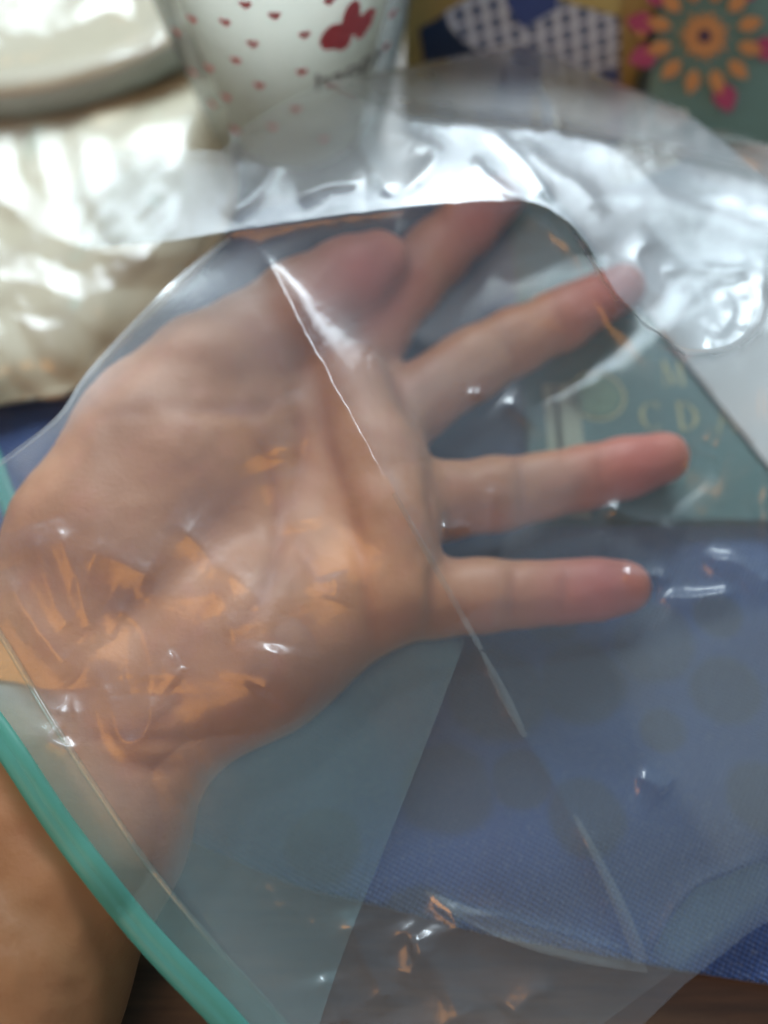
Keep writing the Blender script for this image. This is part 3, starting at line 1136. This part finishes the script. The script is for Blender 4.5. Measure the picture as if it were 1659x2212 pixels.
# --- crumpled cream wrapper in front of the pouch
def build_wrapper():
    m = NT("cream_wrapper_film")
    tr, df, tl, gl = (m.n("ShaderNodeBsdf" + k) for k in ("Transparent", "Diffuse", "Translucent", "Glossy"))
    for nd in (df, tl):
        nd.inputs[0].default_value = (0.80, 0.76, 0.64, 1)
    gl.inputs["Roughness"].default_value = 0.2

    def mixs(f, a, b):
        x = m.n("ShaderNodeMixShader")
        m.put(x.inputs[0], f)
        m.t.links.new(a.outputs[0], x.inputs[1])
        m.t.links.new(b.outputs[0], x.inputs[2])
        return x
    body = mixs(m.math('MULTIPLY_ADD', m.noise(60, 3), 0.3, 0.70, clamp=True), tr, mixs(0.55, df, tl))
    m.t.links.new(mixs(0.08, body, gl).outputs[0], m.out.inputs[0])
    poly = smooth_line([(1335, 215), (1365, 205), (1420, 232), (1482, 238), (1478, 262), (1450, 285), (1472, 300), (1470, 345), (1420, 372),
                        (1350, 395), (1322, 392), (1322, 330), (1345, 300), (1352, 262), (1335, 215)], 5)

    def zf(x, y):
        return 0.031 + 0.0042 * crumple(x, y, 55, 61, 8) + (330 - y) * 0.00003
    root = empty("crumpled_wrapper", tuple(at(1400, 340, 0.013)))
    attach(sheet_grid(poly, zf, 3, "crumpled_end", m.m), root)
    # the rest of the wrapper: a clear arched fold running off to the right
    poly2 = smooth_line([(1400, 385), (1440, 330), (1500, 288), (1580, 286), (1680, 318), (1800, 360), (1800, 520), (1600, 470), (1400, 385)], 6)

    def zf2(x, y):
        d, _ = polyd(x, y, [(1440, 320), (1510, 296), (1590, 300), (1680, 330), (1800, 370)])
        return 0.024 + 0.010 * np.exp(-np.sqrt(d * d + 60) / 42) + 0.0008 * crumple(x, y, 70, 63)
    attach(sheet_grid(poly2, zf2, 4, "clear_fold", film("wrapper_clear", haze=0.10, rough=0.1, gain=2.2, hazecol=(0.8, 0.78, 0.7))), root)
    tag(root, "crumpled cream plastic wrapper between the bag and the flowered pouch", "wrapper")


build_wrapper()


# ------------------------------------------------------------------ the clear zip bag round the hand
def build_bag():
    MM = 0.001
    bag = empty("zip_bag", tuple(at(900, 1200, 0.012)))

    # how high the hand reaches behind each spot, so that the film stays clear of it
    CELL = 12
    GX0, GY0, GW, GH = -500, -100, 220, 230
    co = np.empty(len(hand.data.vertices) * 3, np.float32)
    hand.data.vertices.foreach_get("co", co)
    V = co.reshape(-1, 3).astype(float)
    rel = V - np.array([0, 0, CAM_H])
    dep = rel[:, 1] * CP - rel[:, 2] * SP
    qx = W0 / 2 + FPX * rel[:, 0] / dep
    qy = H0 / 2 - FPX * (rel[:, 1] * SP + rel[:, 2] * CP) / dep
    hm = np.zeros((GW, GH))
    ix, iy = ((qx - GX0) / CELL).astype(int), ((qy - GY0) / CELL).astype(int)
    ok = (ix >= 0) & (iy >= 0) & (ix < GW) & (iy < GH)
    np.maximum.at(hm, (ix[ok], iy[ok]), V[ok, 2])
    for _ in range(5):                                   # grow, then soften
        g = hm.copy()
        g[1:] = np.maximum(g[1:], hm[:-1])
        g[:-1] = np.maximum(g[:-1], hm[1:])
        g[:, 1:] = np.maximum(g[:, 1:], hm[:, :-1])
        g[:, :-1] = np.maximum(g[:, :-1], hm[:, 1:])
        hm = g
    for _ in range(10):
        p = np.pad(hm, 1, mode='edge')
        hm = (p[1:-1, 1:-1] * 2 + p[:-2, 1:-1] + p[2:, 1:-1] + p[1:-1, :-2] + p[1:-1, 2:]) / 6

    def hand_top(x, y):
        u, v = np.clip((x - GX0) / CELL - 0.5, 0, GW - 1.001), np.clip((y - GY0) / CELL - 0.5, 0, GH - 1.001)
        i, j = u.astype(int), v.astype(int)
        a, b = u - i, v - j
        return (hm[i, j] * (1 - a) * (1 - b) + hm[i + 1, j] * a * (1 - b) + hm[i, j + 1] * (1 - a) * b + hm[i + 1, j + 1] * a * b)

    ctrl = [  # spot and height in mm of the upper sheet before its two main folds are put in
        (180, 540, 60), (360, 520, 66), (560, 492, 68), (720, 470, 70), (870, 450, 72), (1000, 443, 72.5), (1130, 437, 72.5), (1240, 500, 71.5),
        (1290, 570, 70), (1330, 640, 69), (1400, 700, 67.5), (1480, 760, 66.5),
        (560, 570, 66), (700, 790, 65), (775, 930, 63.5), (850, 1065, 61), (1000, 1335, 50.5), (1130, 1580, 39), (1250, 1790, 29), (1390, 2085, 17),
        (870, 600, 67.5), (1050, 650, 62.5), (1180, 700, 62), (900, 800, 60), (1050, 820, 56), (1200, 900, 54),
        (1400, 860, 57.5), (1000, 1080, 53), (1200, 1150, 45), (1450, 1020, 45), (1659, 900, 57), (1400, 1270, 36.5), (1659, 1280, 34), (1900, 1200, 28),
        (400, 700, 66), (300, 780, 65.5), (120, 900, 65.5), (330, 650, 68), (450, 900, 62), (250, 1050, 62), (40, 1060, 62.5), (-200, 1000, 63),
        (600, 1100, 57), (450, 1250, 55), (250, 1400, 53), (60, 1250, 58), (0, 1420, 54), (650, 1400, 51), (450, 1600, 48), (330, 1750, 46),
        (-200, 1300, 57), (0, 1600, 50), (130, 1800, 48), (300, 2020, 44), (480, 2212, 40), (640, 2400, 34),
        (800, 1550, 42.5), (700, 1800, 38), (620, 2050, 33), (800, 1950, 28), (920, 1940, 24), (780, 2212, 21), (1000, 2212, 16), (1250, 2300, 11),
        (950, 1700, 35), (1100, 1850, 28), (1400, 1700, 28), (1300, 1500, 35), (1475, 2130, 14), (1560, 2060, 14), (1659, 1850, 20), (1659, 1990, 14),
        (1560, 1600, 27), (1900, 1700, 18), (1500, 1900, 21),
        (300, 400, 62.5), (180, 340, 59), (480, 340, 66), (650, 340, 68.5), (850, 340, 70.5), (1100, 340, 70.2), (1300, 420, 69.8), (1500, 560, 66.3), (1600, 650, 65.5),
        (700, 200, 66.5), (900, 258, 68.5), (1100, 270, 68.3), (1210, 284, 68.2), (1400, 330, 67.0), (1659, 400, 64), (1900, 500, 61),
        (1000, 150, 66), (1300, 200, 66), (1600, 300, 63),
    ]
    base = tps([(c[0], c[1]) for c in ctrl], np.array([c[2] for c in ctrl]) * MM, 2e-4)

    ridges = [  # points, height mm, half width px, roundness px
        ([(180, 540), (360, 521), (560, 492), (720, 468), (870, 450), (1000, 440), (1130, 437)], 0.4, 16, 5),
        ([(1130, 437), (1190, 455), (1240, 495), (1290, 570), (1330, 640), (1400, 700), (1480, 760)], 0.5, 16, 6),
        ([(1480, 760), (1540, 757), (1600, 738), (1640, 690), (1652, 600), (1652, 545)], 2.2, 30, 6),
        ([(560, 530), (600, 602), (650, 700), (700, 790), (775, 930), (850, 1065), (930, 1210), (1000, 1335)], 2.2, 16, 4),
        ([(560, 530), (600, 602), (650, 700), (700, 790), (775, 930), (850, 1065), (930, 1210), (1000, 1335)], 8.6, 95, 9, ([0, 0.25, 0.62, 1.0], [0.0, 0.28, 1.0, 0.0])),
        ([(1000, 1335), (1060, 1450), (1130, 1580), (1250, 1790), (1390, 2085)], 1.3, 26, 7),
        ([(700, 182), (800, 235), (900, 258), (1050, 266), (1210, 282), (1400, 328), (1659, 393)], 0.5, 20, 8),
        ([(1130, 97), (1170, 185), (1215, 285)], 0.9, 22, 8),
        # streaks on the sunlit part
        ([(1045, 278), (1100, 318), (1150, 372), (1195, 440)], 0.72, 17, 6), ([(1120, 300), (1185, 360), (1250, 400), (1310, 470)], 0.60, 18, 8),
        ([(1280, 290), (1370, 360), (1440, 430), (1520, 480)], 0.72, 30, 12), ([(1015, 340), (1070, 395), (1135, 430)], 0.48, 12, 5),
        ([(690, 335), (760, 262), (850, 285), (940, 330), (900, 390), (850, 440)], 0.72, 20, 7),
        ([(760, 275), (800, 350), (850, 432)], 0.48, 16, 6), ([(640, 430), (700, 400), (790, 390)], 0.48, 16, 6), ([(480, 470), (540, 430), (600, 360), (640, 340)], 0.48, 18, 7),
        ([(700, 185), (800, 215), (910, 262)], 0.48, 14, 6), ([(500, 345), (560, 352), (600, 372)], 0.42, 14, 6),
        ([(1440, 515), (1390, 530), (1375, 560), (1395, 600), (1440, 660), (1470, 745)], 0.78, 16, 6),
        ([(1425, 590), (1490, 576), (1560, 585), (1640, 578)], 0.72, 14, 5), ([(1560, 620), (1580, 680), (1540, 735)], 0.60, 16, 6), ([(1600, 610), (1625, 660), (1600, 720)], 0.54, 14, 6),
        # glints over the blue cloth and the book
        ([(1300, 1090), (1345, 1108), (1400, 1128), (1480, 1152)], 2.56, 25, 6), ([(1420, 1288), (1500, 1292), (1600, 1280)], 2.56, 18, 5),
        ([(1510, 1205), (1570, 1210), (1625, 1235), (1680, 1272)], 2.72, 21, 5), ([(1340, 1243), (1400, 1245), (1450, 1250)], 1.60, 17, 5),
        ([(1375, 1680), (1410, 1690), (1440, 1715)], 1.92, 20, 6), ([(1500, 965), (1525, 982), (1560, 992)], 1.76, 17, 5), ([(950, 1142), (985, 1140), (1015, 1130)], 1.44, 13, 4),
        ([(1010, 851), (1028, 853), (1048, 849)], 0.55, 9, 3), ([(1070, 1210), (1062, 1120), (1075, 1040)], 0.96, 22, 8), ([(1080, 860), (1150, 910), (1200, 960)], 1.12, 25, 8),
        # bottom seam and corner
        ([(915, 1925), (980, 1965), (1080, 1985), (1200, 2015), (1300, 2045), (1390, 2080)], 1.4, 15, 5), ([(930, 1945), (1000, 1995), (1120, 2040), (1250, 2075), (1390, 2100)], 1.2, 14, 5),
        ([(1390, 2085), (1440, 1990), (1500, 1915), (1580, 1880), (1680, 1840)], 1.2, 18, 7), ([(1250, 1775), (1320, 1920), (1400, 2080)], 0.9, 14, 6),
        # gathered folds over the wrist
        ([(5, 1235), (60, 1330), (120, 1410), (175, 1460)], 1.80, 38, 6), ([(60, 1135), (95, 1230), (120, 1310), (170, 1380)], 1.32, 42, 8), ([(115, 1120), (155, 1220), (190, 1330), (215, 1400)], 1.49, 38, 8),
        ([(360, 1120), (420, 1165), (470, 1220), (540, 1275), (580, 1360)], 1.88, 50, 9), ([(175, 1185), (260, 1210), (340, 1255)], 1.57, 50, 10), ([(225, 1310), (290, 1340), (320, 1410), (325, 1500)], 1.71, 46, 8),
        ([(600, 1390), (590, 1450), (565, 1505)], 1.32, 34, 8), ([(480, 1360), (540, 1345), (600, 1350)], 1.10, 42, 9),
        ([(205, 1430), (235, 1510), (262, 1590), (300, 1598), (325, 1550), (318, 1470)], 1.25, 24, 5), ([(150, 1490), (130, 1560), (112, 1600), (170, 1608), (155, 1490)], 1.25, 24, 5),
        ([(390, 1470), (360, 1440), (385, 1420)], 0.80, 32, 8), ([(290, 1280), (400, 1290), (500, 1280)], 0.94, 46, 10), ([(640, 1000), (650, 900), (628, 845)], 0.80, 38, 8), ([(620, 1010), (640, 1090), (650, 1150)], 0.64, 38, 9),
        ([(715, 1240), (725, 1270), (715, 1300)], 0.64, 20, 5), ([(480, 885), (560, 930), (600, 1000)], 0.64, 46, 10),
        # gathered folds at the lower edge
        ([(745, 1965), (780, 2050), (815, 2120), (840, 2190)], 2.35, 32, 6), ([(890, 2030), (930, 2080), (970, 2150), (1010, 2230)], 2.35, 40, 8), ([(880, 2035), (960, 2015), (1010, 2000)], 2.00, 31, 6),
        ([(860, 1990), (900, 2060), (880, 2130)], 1.80, 31, 6), ([(1100, 2200), (1150, 2150), (1200, 2140)], 1.46, 31, 8), ([(700, 2100), (720, 2170), (735, 2230)], 1.62, 31, 6),
    ]

    def front_z(x, y, detail=True):
        z = base(x, y)
        # beyond the far fold the sheet drops away, on the near side of the bright fold it dips towards the hand
        jx, jy = 4 * vnoise(x / 30, y / 30, 75), 4 * vnoise(x / 30, y / 30, 76)
        b = np.interp(x + jx, [600, 700, 800, 900, 1050, 1210, 1400, 1659, 1900], [120, 182, 236, 258, 266, 282, 328, 393, 470]) - y - jy
        z = z - 0.155 * MM * (np.sqrt(b * b + 60) + b) / 2
        n = y + jy - np.interp(x + jx, [180, 360, 560, 720, 870, 1000, 1130, 1190, 1240, 1290, 1330, 1400, 1480, 1540, 1600, 1640, 1660, 1900], [540, 521, 492, 468, 450, 440, 437, 455, 495, 570, 640, 700, 760, 757, 735, 690, 600, 560])
        amp = np.interp(x, [180, 330, 500, 900, 1250, 1480, 1660], [2.2, 2.5, 2.0, 2.4, 8.5, 9.5, 8.0])
        z = z - amp * MM * (1 - np.exp(-np.maximum(n, 0) / np.interp(x, [950, 1250], [62, 34]))) * np.exp(-np.maximum(n, 0) / 420)
        z = np.maximum(z, hand_top(x, y) + 1.6 * MM)
        if detail:
            wx = x + 2.4 * vnoise(x / 38, y / 38, 71) + 1.2 * vnoise(x / 12, y / 12, 72)
            wy = y + 2.4 * vnoise(x / 38, y / 38, 73) + 1.2 * vnoise(x / 12, y / 12, 74)
            for pts, h, w, r, *prof in ridges:
                pts = smooth_line(pts, 5)
                bx0, by0 = pts.min(0) - 6 * w
                bx1, by1 = pts.max(0) + 6 * w
                m = (x > bx0) & (x < bx1) & (y > by0) & (y < by1)
                if not m.any():
                    continue
                d, s = polyd(wx[m], wy[m], pts)
                taper = np.clip(np.minimum(s, 1 - s) * 6, 0, 1)
                if prof:
                    taper = np.interp(s, *prof[0])
                z[m] += h * MM * taper * np.exp(-(np.sqrt(d * d + r * r) - r) / w)
            # how strongly the film is crumpled in each part
            def blob(cx, cy, rx, ry):
                return np.exp(-(((x - cx) / rx) ** 2 + ((y - cy) / ry) ** 2))
            top = blob(900, 330, 420, 130) + blob(1480, 600, 230, 170) + 0.35 * blob(420, 420, 240, 120)
            wrist = 0.75 * blob(250, 1380, 300, 230) + 0.8 * blob(880, 2120, 190, 150)
            right = blob(1500, 1250, 240, 200) + 0.5 * blob(1350, 1700, 300, 240)
            palm = 0.7 * blob(650, 1200, 260, 330)
            z = z + MM * (0.12 + 0.32 * top) * crumple(x, y, 120, 81, 8) + MM * (0.02 + 0.10 * top) * crumple(x, y, 38, 82, 6)
            z = z + MM * 0.25 * wrist * crumple(x, y, 110, 83, 8) + MM * 0.03 * wrist * crumple(x, y, 40, 84, 6)
            z = z + MM * (1.1 * right + 0.25 * palm) * crumple(x, y, 130, 85, 8)
        return z

    outline = np.vstack([
        smooth_line([(-260, 1150), (-130, 1400), (0, 1600), (130, 1800), (300, 2020), (480, 2212), (640, 2400)], 8),
        [(900, 2440), (1250, 2330), (1390, 2212)], smooth_line([(1475, 2130), (1560, 2062), (1659, 1990), (1900, 1880)], 4),
        [(2000, 1500), (2000, 700), (1800, 440)], smooth_line([(1659, 390), (1500, 255), (1390, 200)], 4),
        [(1270, 150), (1130, 95)], smooth_line([(1130, 95), (900, 140), (700, 180), (560, 250), (480, 325)], 5)[1:],
        [(330, 322), (185, 330), (150, 430), (180, 542)], smooth_line([(360, 524), (500, 508), (430, 560), (330, 650), (190, 800), (120, 900), (-30, 1015), (-200, 1000)], 6)])
    clear = film("bag_film", haze=0.104, rough=0.15, gain=1.6, hazecol=(0.66, 0.84, 1.0), soft=0.36)
    front = attach(sheet_grid(outline, front_z, 4, "front_sheet", clear), bag)

    def back_z(x, y):
        out = np.clip((0.02 - hand_top(x, y)) / 0.02, 0, 1)
        return 0.0128 + out * MM * (1.2 + 1.0 * crumple(x, y, 170, 91, 6) + 0.25 * crumple(x, y, 50, 92, 5))
    bo = np.vstack([smooth_line([(-260, 950), (-60, 1180), (200, 1600), (420, 1950), (620, 2230)], 5), [(900, 2300), (1250, 2250), (1440, 2110)],
                    [(1620, 1960), (1900, 1820), (1950, 1400), (1950, 800), (1700, 520), (1450, 430), (1250, 420), (1000, 420), (700, 430), (560, 505), (330, 665), (120, 915), (-60, 1020)]])
    attach(sheet_grid(bo, back_z, 8, "back_sheet", film("bag_film_back", haze=0.042, rough=0.08, gain=1.2, hazecol=(0.80, 0.90, 0.92), soft=0.15)), bag)

    # doubled film: turned-over folds that look greyer than the single sheet, plus hazy layers added to paint paleness
    double = film("folded_film", haze=0.145, rough=0.12, gain=2.0, hazecol=(0.46, 0.86, 0.90), soft=0.3, fade=True)
    thin_double = film("folded_strip_film", haze=0.12, rough=0.09, gain=1.9, hazecol=(0.72, 0.82, 0.78))

    def fold(name, pts, lift, mat, fade=0, crisp=None):
        p = np.asarray(pts, float)
        o = attach(sheet_grid(p, lambda x, y: front_z(x, y) + lift * MM + 0.2 * MM * crumple(x, y, 150, 97, 5) * (fade > 0), 6, name, mat), front)
        if fade:
            c = np.empty(len(o.data.vertices) * 3, np.float32)
            o.data.vertices.foreach_get("co", c)
            r = c.reshape(-1, 3).astype(float) - np.array([0, 0, CAM_H])
            dp = r[:, 1] * CP - r[:, 2] * SP
            vx, vy = W0 / 2 + FPX * r[:, 0] / dp, H0 / 2 - FPX * (r[:, 1] * SP + r[:, 2] * CP) / dp
            q = np.vstack([p, p[:1]])
            if crisp is not None:                # that side of the fold keeps its hard edge
                mid = (q[1:] + q[:-1]) / 2
                dc, _ = polyd(mid[:, 0], mid[:, 1], crisp)
                d = np.full(len(vx), 1e9)
                for i in range(len(q) - 1):
                    if dc[i] > 12 and np.hypot(*(q[i + 1] - q[i])) > 0.01:
                        d = np.minimum(d, polyd(vx, vy, q[i:i + 2])[0])
            else:
                d, _ = polyd(vx, vy, q)
            t = np.clip(d / fade + 0.12 * vnoise(vx / 60, vy / 60, 98), 0, 1)
            set_attr(o.data, "fade", t * t * (3 - 2 * t))
        return o
    fold("hazy_layer", np.vstack([smooth_line([(1012, 1365), (950, 1530), (850, 1785), (760, 2010), (690, 2212), (640, 2410)], 5),
                                   [(560, 2320), (440, 2130), (330, 1900), (370, 1760), (425, 1640)],
                                   smooth_line([(560, 1570), (690, 1490), (800, 1395), (900, 1350), (1000, 1340)], 5)]), 1.2, double, 75,
         smooth_line([(1012, 1365), (950, 1530), (850, 1785), (760, 2010), (690, 2212), (640, 2410)], 5))
    milky = film("far_haze_film", haze=0.19, rough=0.16, gain=1.1, hazecol=(0.74, 0.86, 0.96), soft=0.36, fade=True)  # for added layers whose pale haze paints the milky sheen of the film
    veil2 = film("end_haze_film", haze=0.13, rough=0.16, gain=1.6, hazecol=(0.74, 0.84, 0.92), soft=0.36, fade=True)  # for a layer added over the end panel, its haze paints it paler
    veil = film("veil_film", haze=0.06, rough=0.14, gain=2.2, hazecol=(0.82, 0.88, 0.92), soft=0.32, fade=True)  # for added patches that paint whitish haze over hand and cloth
    fold("hazy_layer", smooth_line([(835, 925), (880, 800), (1000, 715), (1110, 655), (1190, 640), (1215, 700), (1120, 800), (1060, 850), (960, 890), (910, 950), (835, 925)], 5), 1.0, veil, 70)
    fold("hazy_layer", smooth_line([(1050, 1395), (1052, 1250), (1066, 1100), (1080, 985), (1180, 960), (1300, 1000), (1240, 1130), (1110, 1230), (1095, 1390), (1050, 1395)], 5), 1.0, veil, 70)
    fold("hazy_layer", smooth_line([(1300, 1420), (1480, 1330), (1700, 1300), (1800, 1500), (1700, 1820), (1540, 1880), (1420, 1700), (1330, 1560), (1300, 1420)], 5), 1.0, veil, 70)
    fold("hazy_layer", smooth_line([(560, 960), (600, 880), (622, 842), (650, 850), (655, 980), (640, 1090), (590, 1040), (560, 960)], 5), 1.0, veil, 70)
    edge = smooth_line([(500, 512), (430, 564), (330, 654), (192, 804), (122, 904), (-10, 1012)], 5)
    fold("hazy_layer", np.vstack([edge, [(60, 1060)], smooth_line([(200, 920), (330, 800), (480, 690), (600, 600), (690, 500), (560, 500)], 5)]), 0.8, milky, 60, edge)  # haze layer added to lighten the dark film beside the thumb
    fold("hazy_layer", smooth_line([(860, 730), (960, 620), (1060, 540), (1140, 455), (1210, 480), (1270, 575), (1180, 620), (1060, 690), (940, 760), (860, 730)], 5), 0.8, milky, 40)  # haze added over the dark gap between index and middle finger
    apex = [(705, 186), (860, 153), (1000, 125), (1128, 100), (1270, 157), (1390, 207), (1500, 262), (1659, 388)]
    fold("end_panel_haze", np.vstack([apex, [(1400, 322), (1215, 276), (1050, 256), (900, 240), (800, 215)]]), 0.9, veil2, 30, apex)
    fold("far_haze", np.vstack([smooth_line([(190, 535), (360, 518), (560, 489), (720, 465), (870, 447), (1000, 437), (1130, 434), (1195, 455), (1245, 497), (1295, 570), (1335, 638), (1400, 695), (1480, 752), (1600, 730), (1650, 600)], 4),
                                [(1800, 560), (1800, 440)], smooth_line([(1659, 396), (1400, 332), (1210, 286), (1050, 262), (900, 225), (760, 190), (600, 245), (480, 330), (330, 335), (190, 345)], 4)]), 0.7, milky, 45,
         smooth_line([(190, 535), (360, 518), (560, 489), (720, 465), (870, 447), (1000, 437), (1130, 434), (1195, 455), (1245, 497), (1295, 570), (1335, 638), (1400, 695), (1480, 752), (1600, 730), (1650, 600)], 4))
    fold("corner_fold", [(1395, 2085), (1440, 1995), (1500, 1920), (1580, 1885), (1690, 1845), (1690, 1975), (1560, 2058), (1476, 2124)], -1.2, double, 60, [(1395, 2085), (1440, 1995), (1500, 1920), (1580, 1885), (1690, 1845)])
    fold("seam_strip", np.vstack([smooth_line([(915, 1922), (1080, 1982), (1240, 2028), (1392, 2078)], 5), smooth_line([(1400, 2102), (1250, 2080), (1100, 2035), (940, 1955)], 5)]), 0.8, thin_double)
    fold("crease_strip", np.vstack([smooth_line([(1036, 1405), (1075, 1500), (1128, 1592)], 5), smooth_line([(1140, 1590), (1100, 1500), (1048, 1410)], 5)]), 0.8, thin_double)
    fold("crease_strip", np.vstack([smooth_line([(1236, 1760), (1300, 1900), (1372, 2078)], 5), smooth_line([(1402, 2072), (1340, 1930), (1252, 1768)], 5)]), 0.8, thin_double)

    fold("crease_strip", np.vstack([smooth_line([(846, 1068), (925, 1212), (1002, 1350), (1034, 1405)], 5), smooth_line([(1046, 1402), (1014, 1345), (936, 1206), (856, 1062)], 5)]), 0.9, thin_double)  # hazy strip added to draw the faint highlight along the crease
    seam = film("welded_seam_film", haze=0.20, rough=0.12, gain=2.3, hazecol=(0.75, 0.85, 0.88))

    def strip(pts, w):
        c = smooth_line(pts, 6)
        t = np.gradient(c, axis=0)
        t /= np.linalg.norm(t, axis=1)[:, None]
        nn = np.stack([-t[:, 1], t[:, 0]], 1) * w / 2
        fold("side_seam", np.vstack([c + nn, (c - nn)[::-1]]), 0.4, seam)
    strip([(1126, 100), (1000, 124), (860, 152), (705, 186)], 12)
    strip([(1128, 102), (1160, 165), (1186, 225), (1212, 280)], 20)
    strip([(1136, 104), (1270, 160), (1390, 210), (1500, 264)], 10)
    strip([(496, 514), (425, 568), (330, 656), (192, 806), (122, 906), (-20, 1016)], 12)

    # the zip: coloured ribbed tracks along the two lips, and the welded flange inside the lip
    zt = NT("teal_zip_plastic")
    f = zt.noise(80, 3)
    tr = zt.n("ShaderNodeBsdfTransparent")
    tr.inputs[0].default_value = (0.45, 0.88, 0.80, 1)
    pr = zt.n("ShaderNodeBsdfPrincipled")
    zt.put(pr.inputs["Base Color"], zt.mix(f, (0.17, 0.50, 0.44), (0.22, 0.57, 0.51)))
    pr.inputs["Roughness"].default_value = 0.32
    pr.inputs["Subsurface Weight"].default_value = 0.0
    tl = zt.n("ShaderNodeBsdfTranslucent")
    tl.inputs[0].default_value = (0.12, 0.58, 0.50, 1)
    a = zt.n("ShaderNodeMixShader")
    a.inputs[0].default_value = 0.4
    zt.t.links.new(pr.outputs[0], a.inputs[1])
    zt.t.links.new(tl.outputs[0], a.inputs[2])
    b = zt.n("ShaderNodeMixShader")
    b.inputs[0].default_value = 0.48
    zt.t.links.new(tr.outputs[0], b.inputs[1])
    zt.t.links.new(a.outputs[0], b.inputs[2])
    zt.t.links.new(b.outputs[0], zt.out.inputs[0])

    def track(name, pts, zf, half, mat, prof):
        """a strip swept along a line; prof: (across -1..1, height mm) closed section"""
        ln = smooth_line(pts, 14)
        z = zf(ln[:, 0].copy(), ln[:, 1].copy())
        P = at(ln[:, 0], ln[:, 1], z)
        T = np.gradient(P, axis=0)
        T /= np.linalg.norm(T, axis=1)[:, None]
        S = np.cross(T, [0, 0, 1.0])
        S /= np.linalg.norm(S, axis=1)[:, None]
        U = np.cross(S, T)
        k = len(prof)
        vs = np.concatenate([[P[i] + S[i] * half * a_ + U[i] * h * MM for a_, h in prof] for i in range(len(P))])
        fs = [(i * k + j, i * k + (j + 1) % k, (i + 1) * k + (j + 1) % k, (i + 1) * k + j) for i in range(len(P) - 1) for j in range(k)]
        o = link(name, mesh_py(name, vs, fs), mat)
        return attach(o, bag)
    sec = [(-1, -0.4), (-1, 0.1), (-0.8, 0.4), (-0.5, 0.66), (-0.3, 0.68), (-0.1, 0.6), (0.1, 0.58), (0.3, 0.64), (0.5, 0.6), (0.75, 0.4), (1, 0.1), (1, -0.4)]
    lip = [(-255, 1165), (-125, 1412), (8, 1600), (138, 1795), (308, 2012), (490, 2206), (650, 2395)]
    track("zip_track", lip, lambda x, y: front_z(x, y, False) + 0.4 * MM, 0.0025, zt.m, sec)
    fl = [(-200, 1040), (-90, 1230), (10, 1385), (105, 1545), (215, 1715), (335, 1888), (480, 2060), (620, 2215), (760, 2390)]
    rib = film("zip_rib_film", haze=0.07, rough=0.12, gain=2.0, hazecol=(0.55, 0.85, 0.75))
    track("inner_rib", fl, lambda x, y: front_z(x, y, False) + 0.7 * MM, 0.0006, rib, [(-1, -0.3), (-1, 0.2), (-0.4, 0.6), (0.4, 0.6), (1, 0.2), (1, -0.3)])
    flange = np.vstack([smooth_line(lip, 5), smooth_line(fl, 5)[::-1]])
    attach(sheet_grid(flange, lambda x, y: front_z(x, y, False) + 1.0 * MM, 7, "zip_flange",
                      film("zip_flange_film", tint=(0.90, 0.98, 0.95), haze=0.12, rough=0.1, gain=1.5, hazecol=(0.45, 0.80, 0.70))), bag)
    track("zip_track", [(-200, 700), (-90, 850), (-28, 960), (8, 1060), (60, 1180), (140, 1320)], lambda x, y: 0.026 + 0 * x, 0.0022, zt.m, sec)
    tag(bag, "large clear plastic zip bag with teal zip track, folded over the hand", "plastic bag")


build_bag()
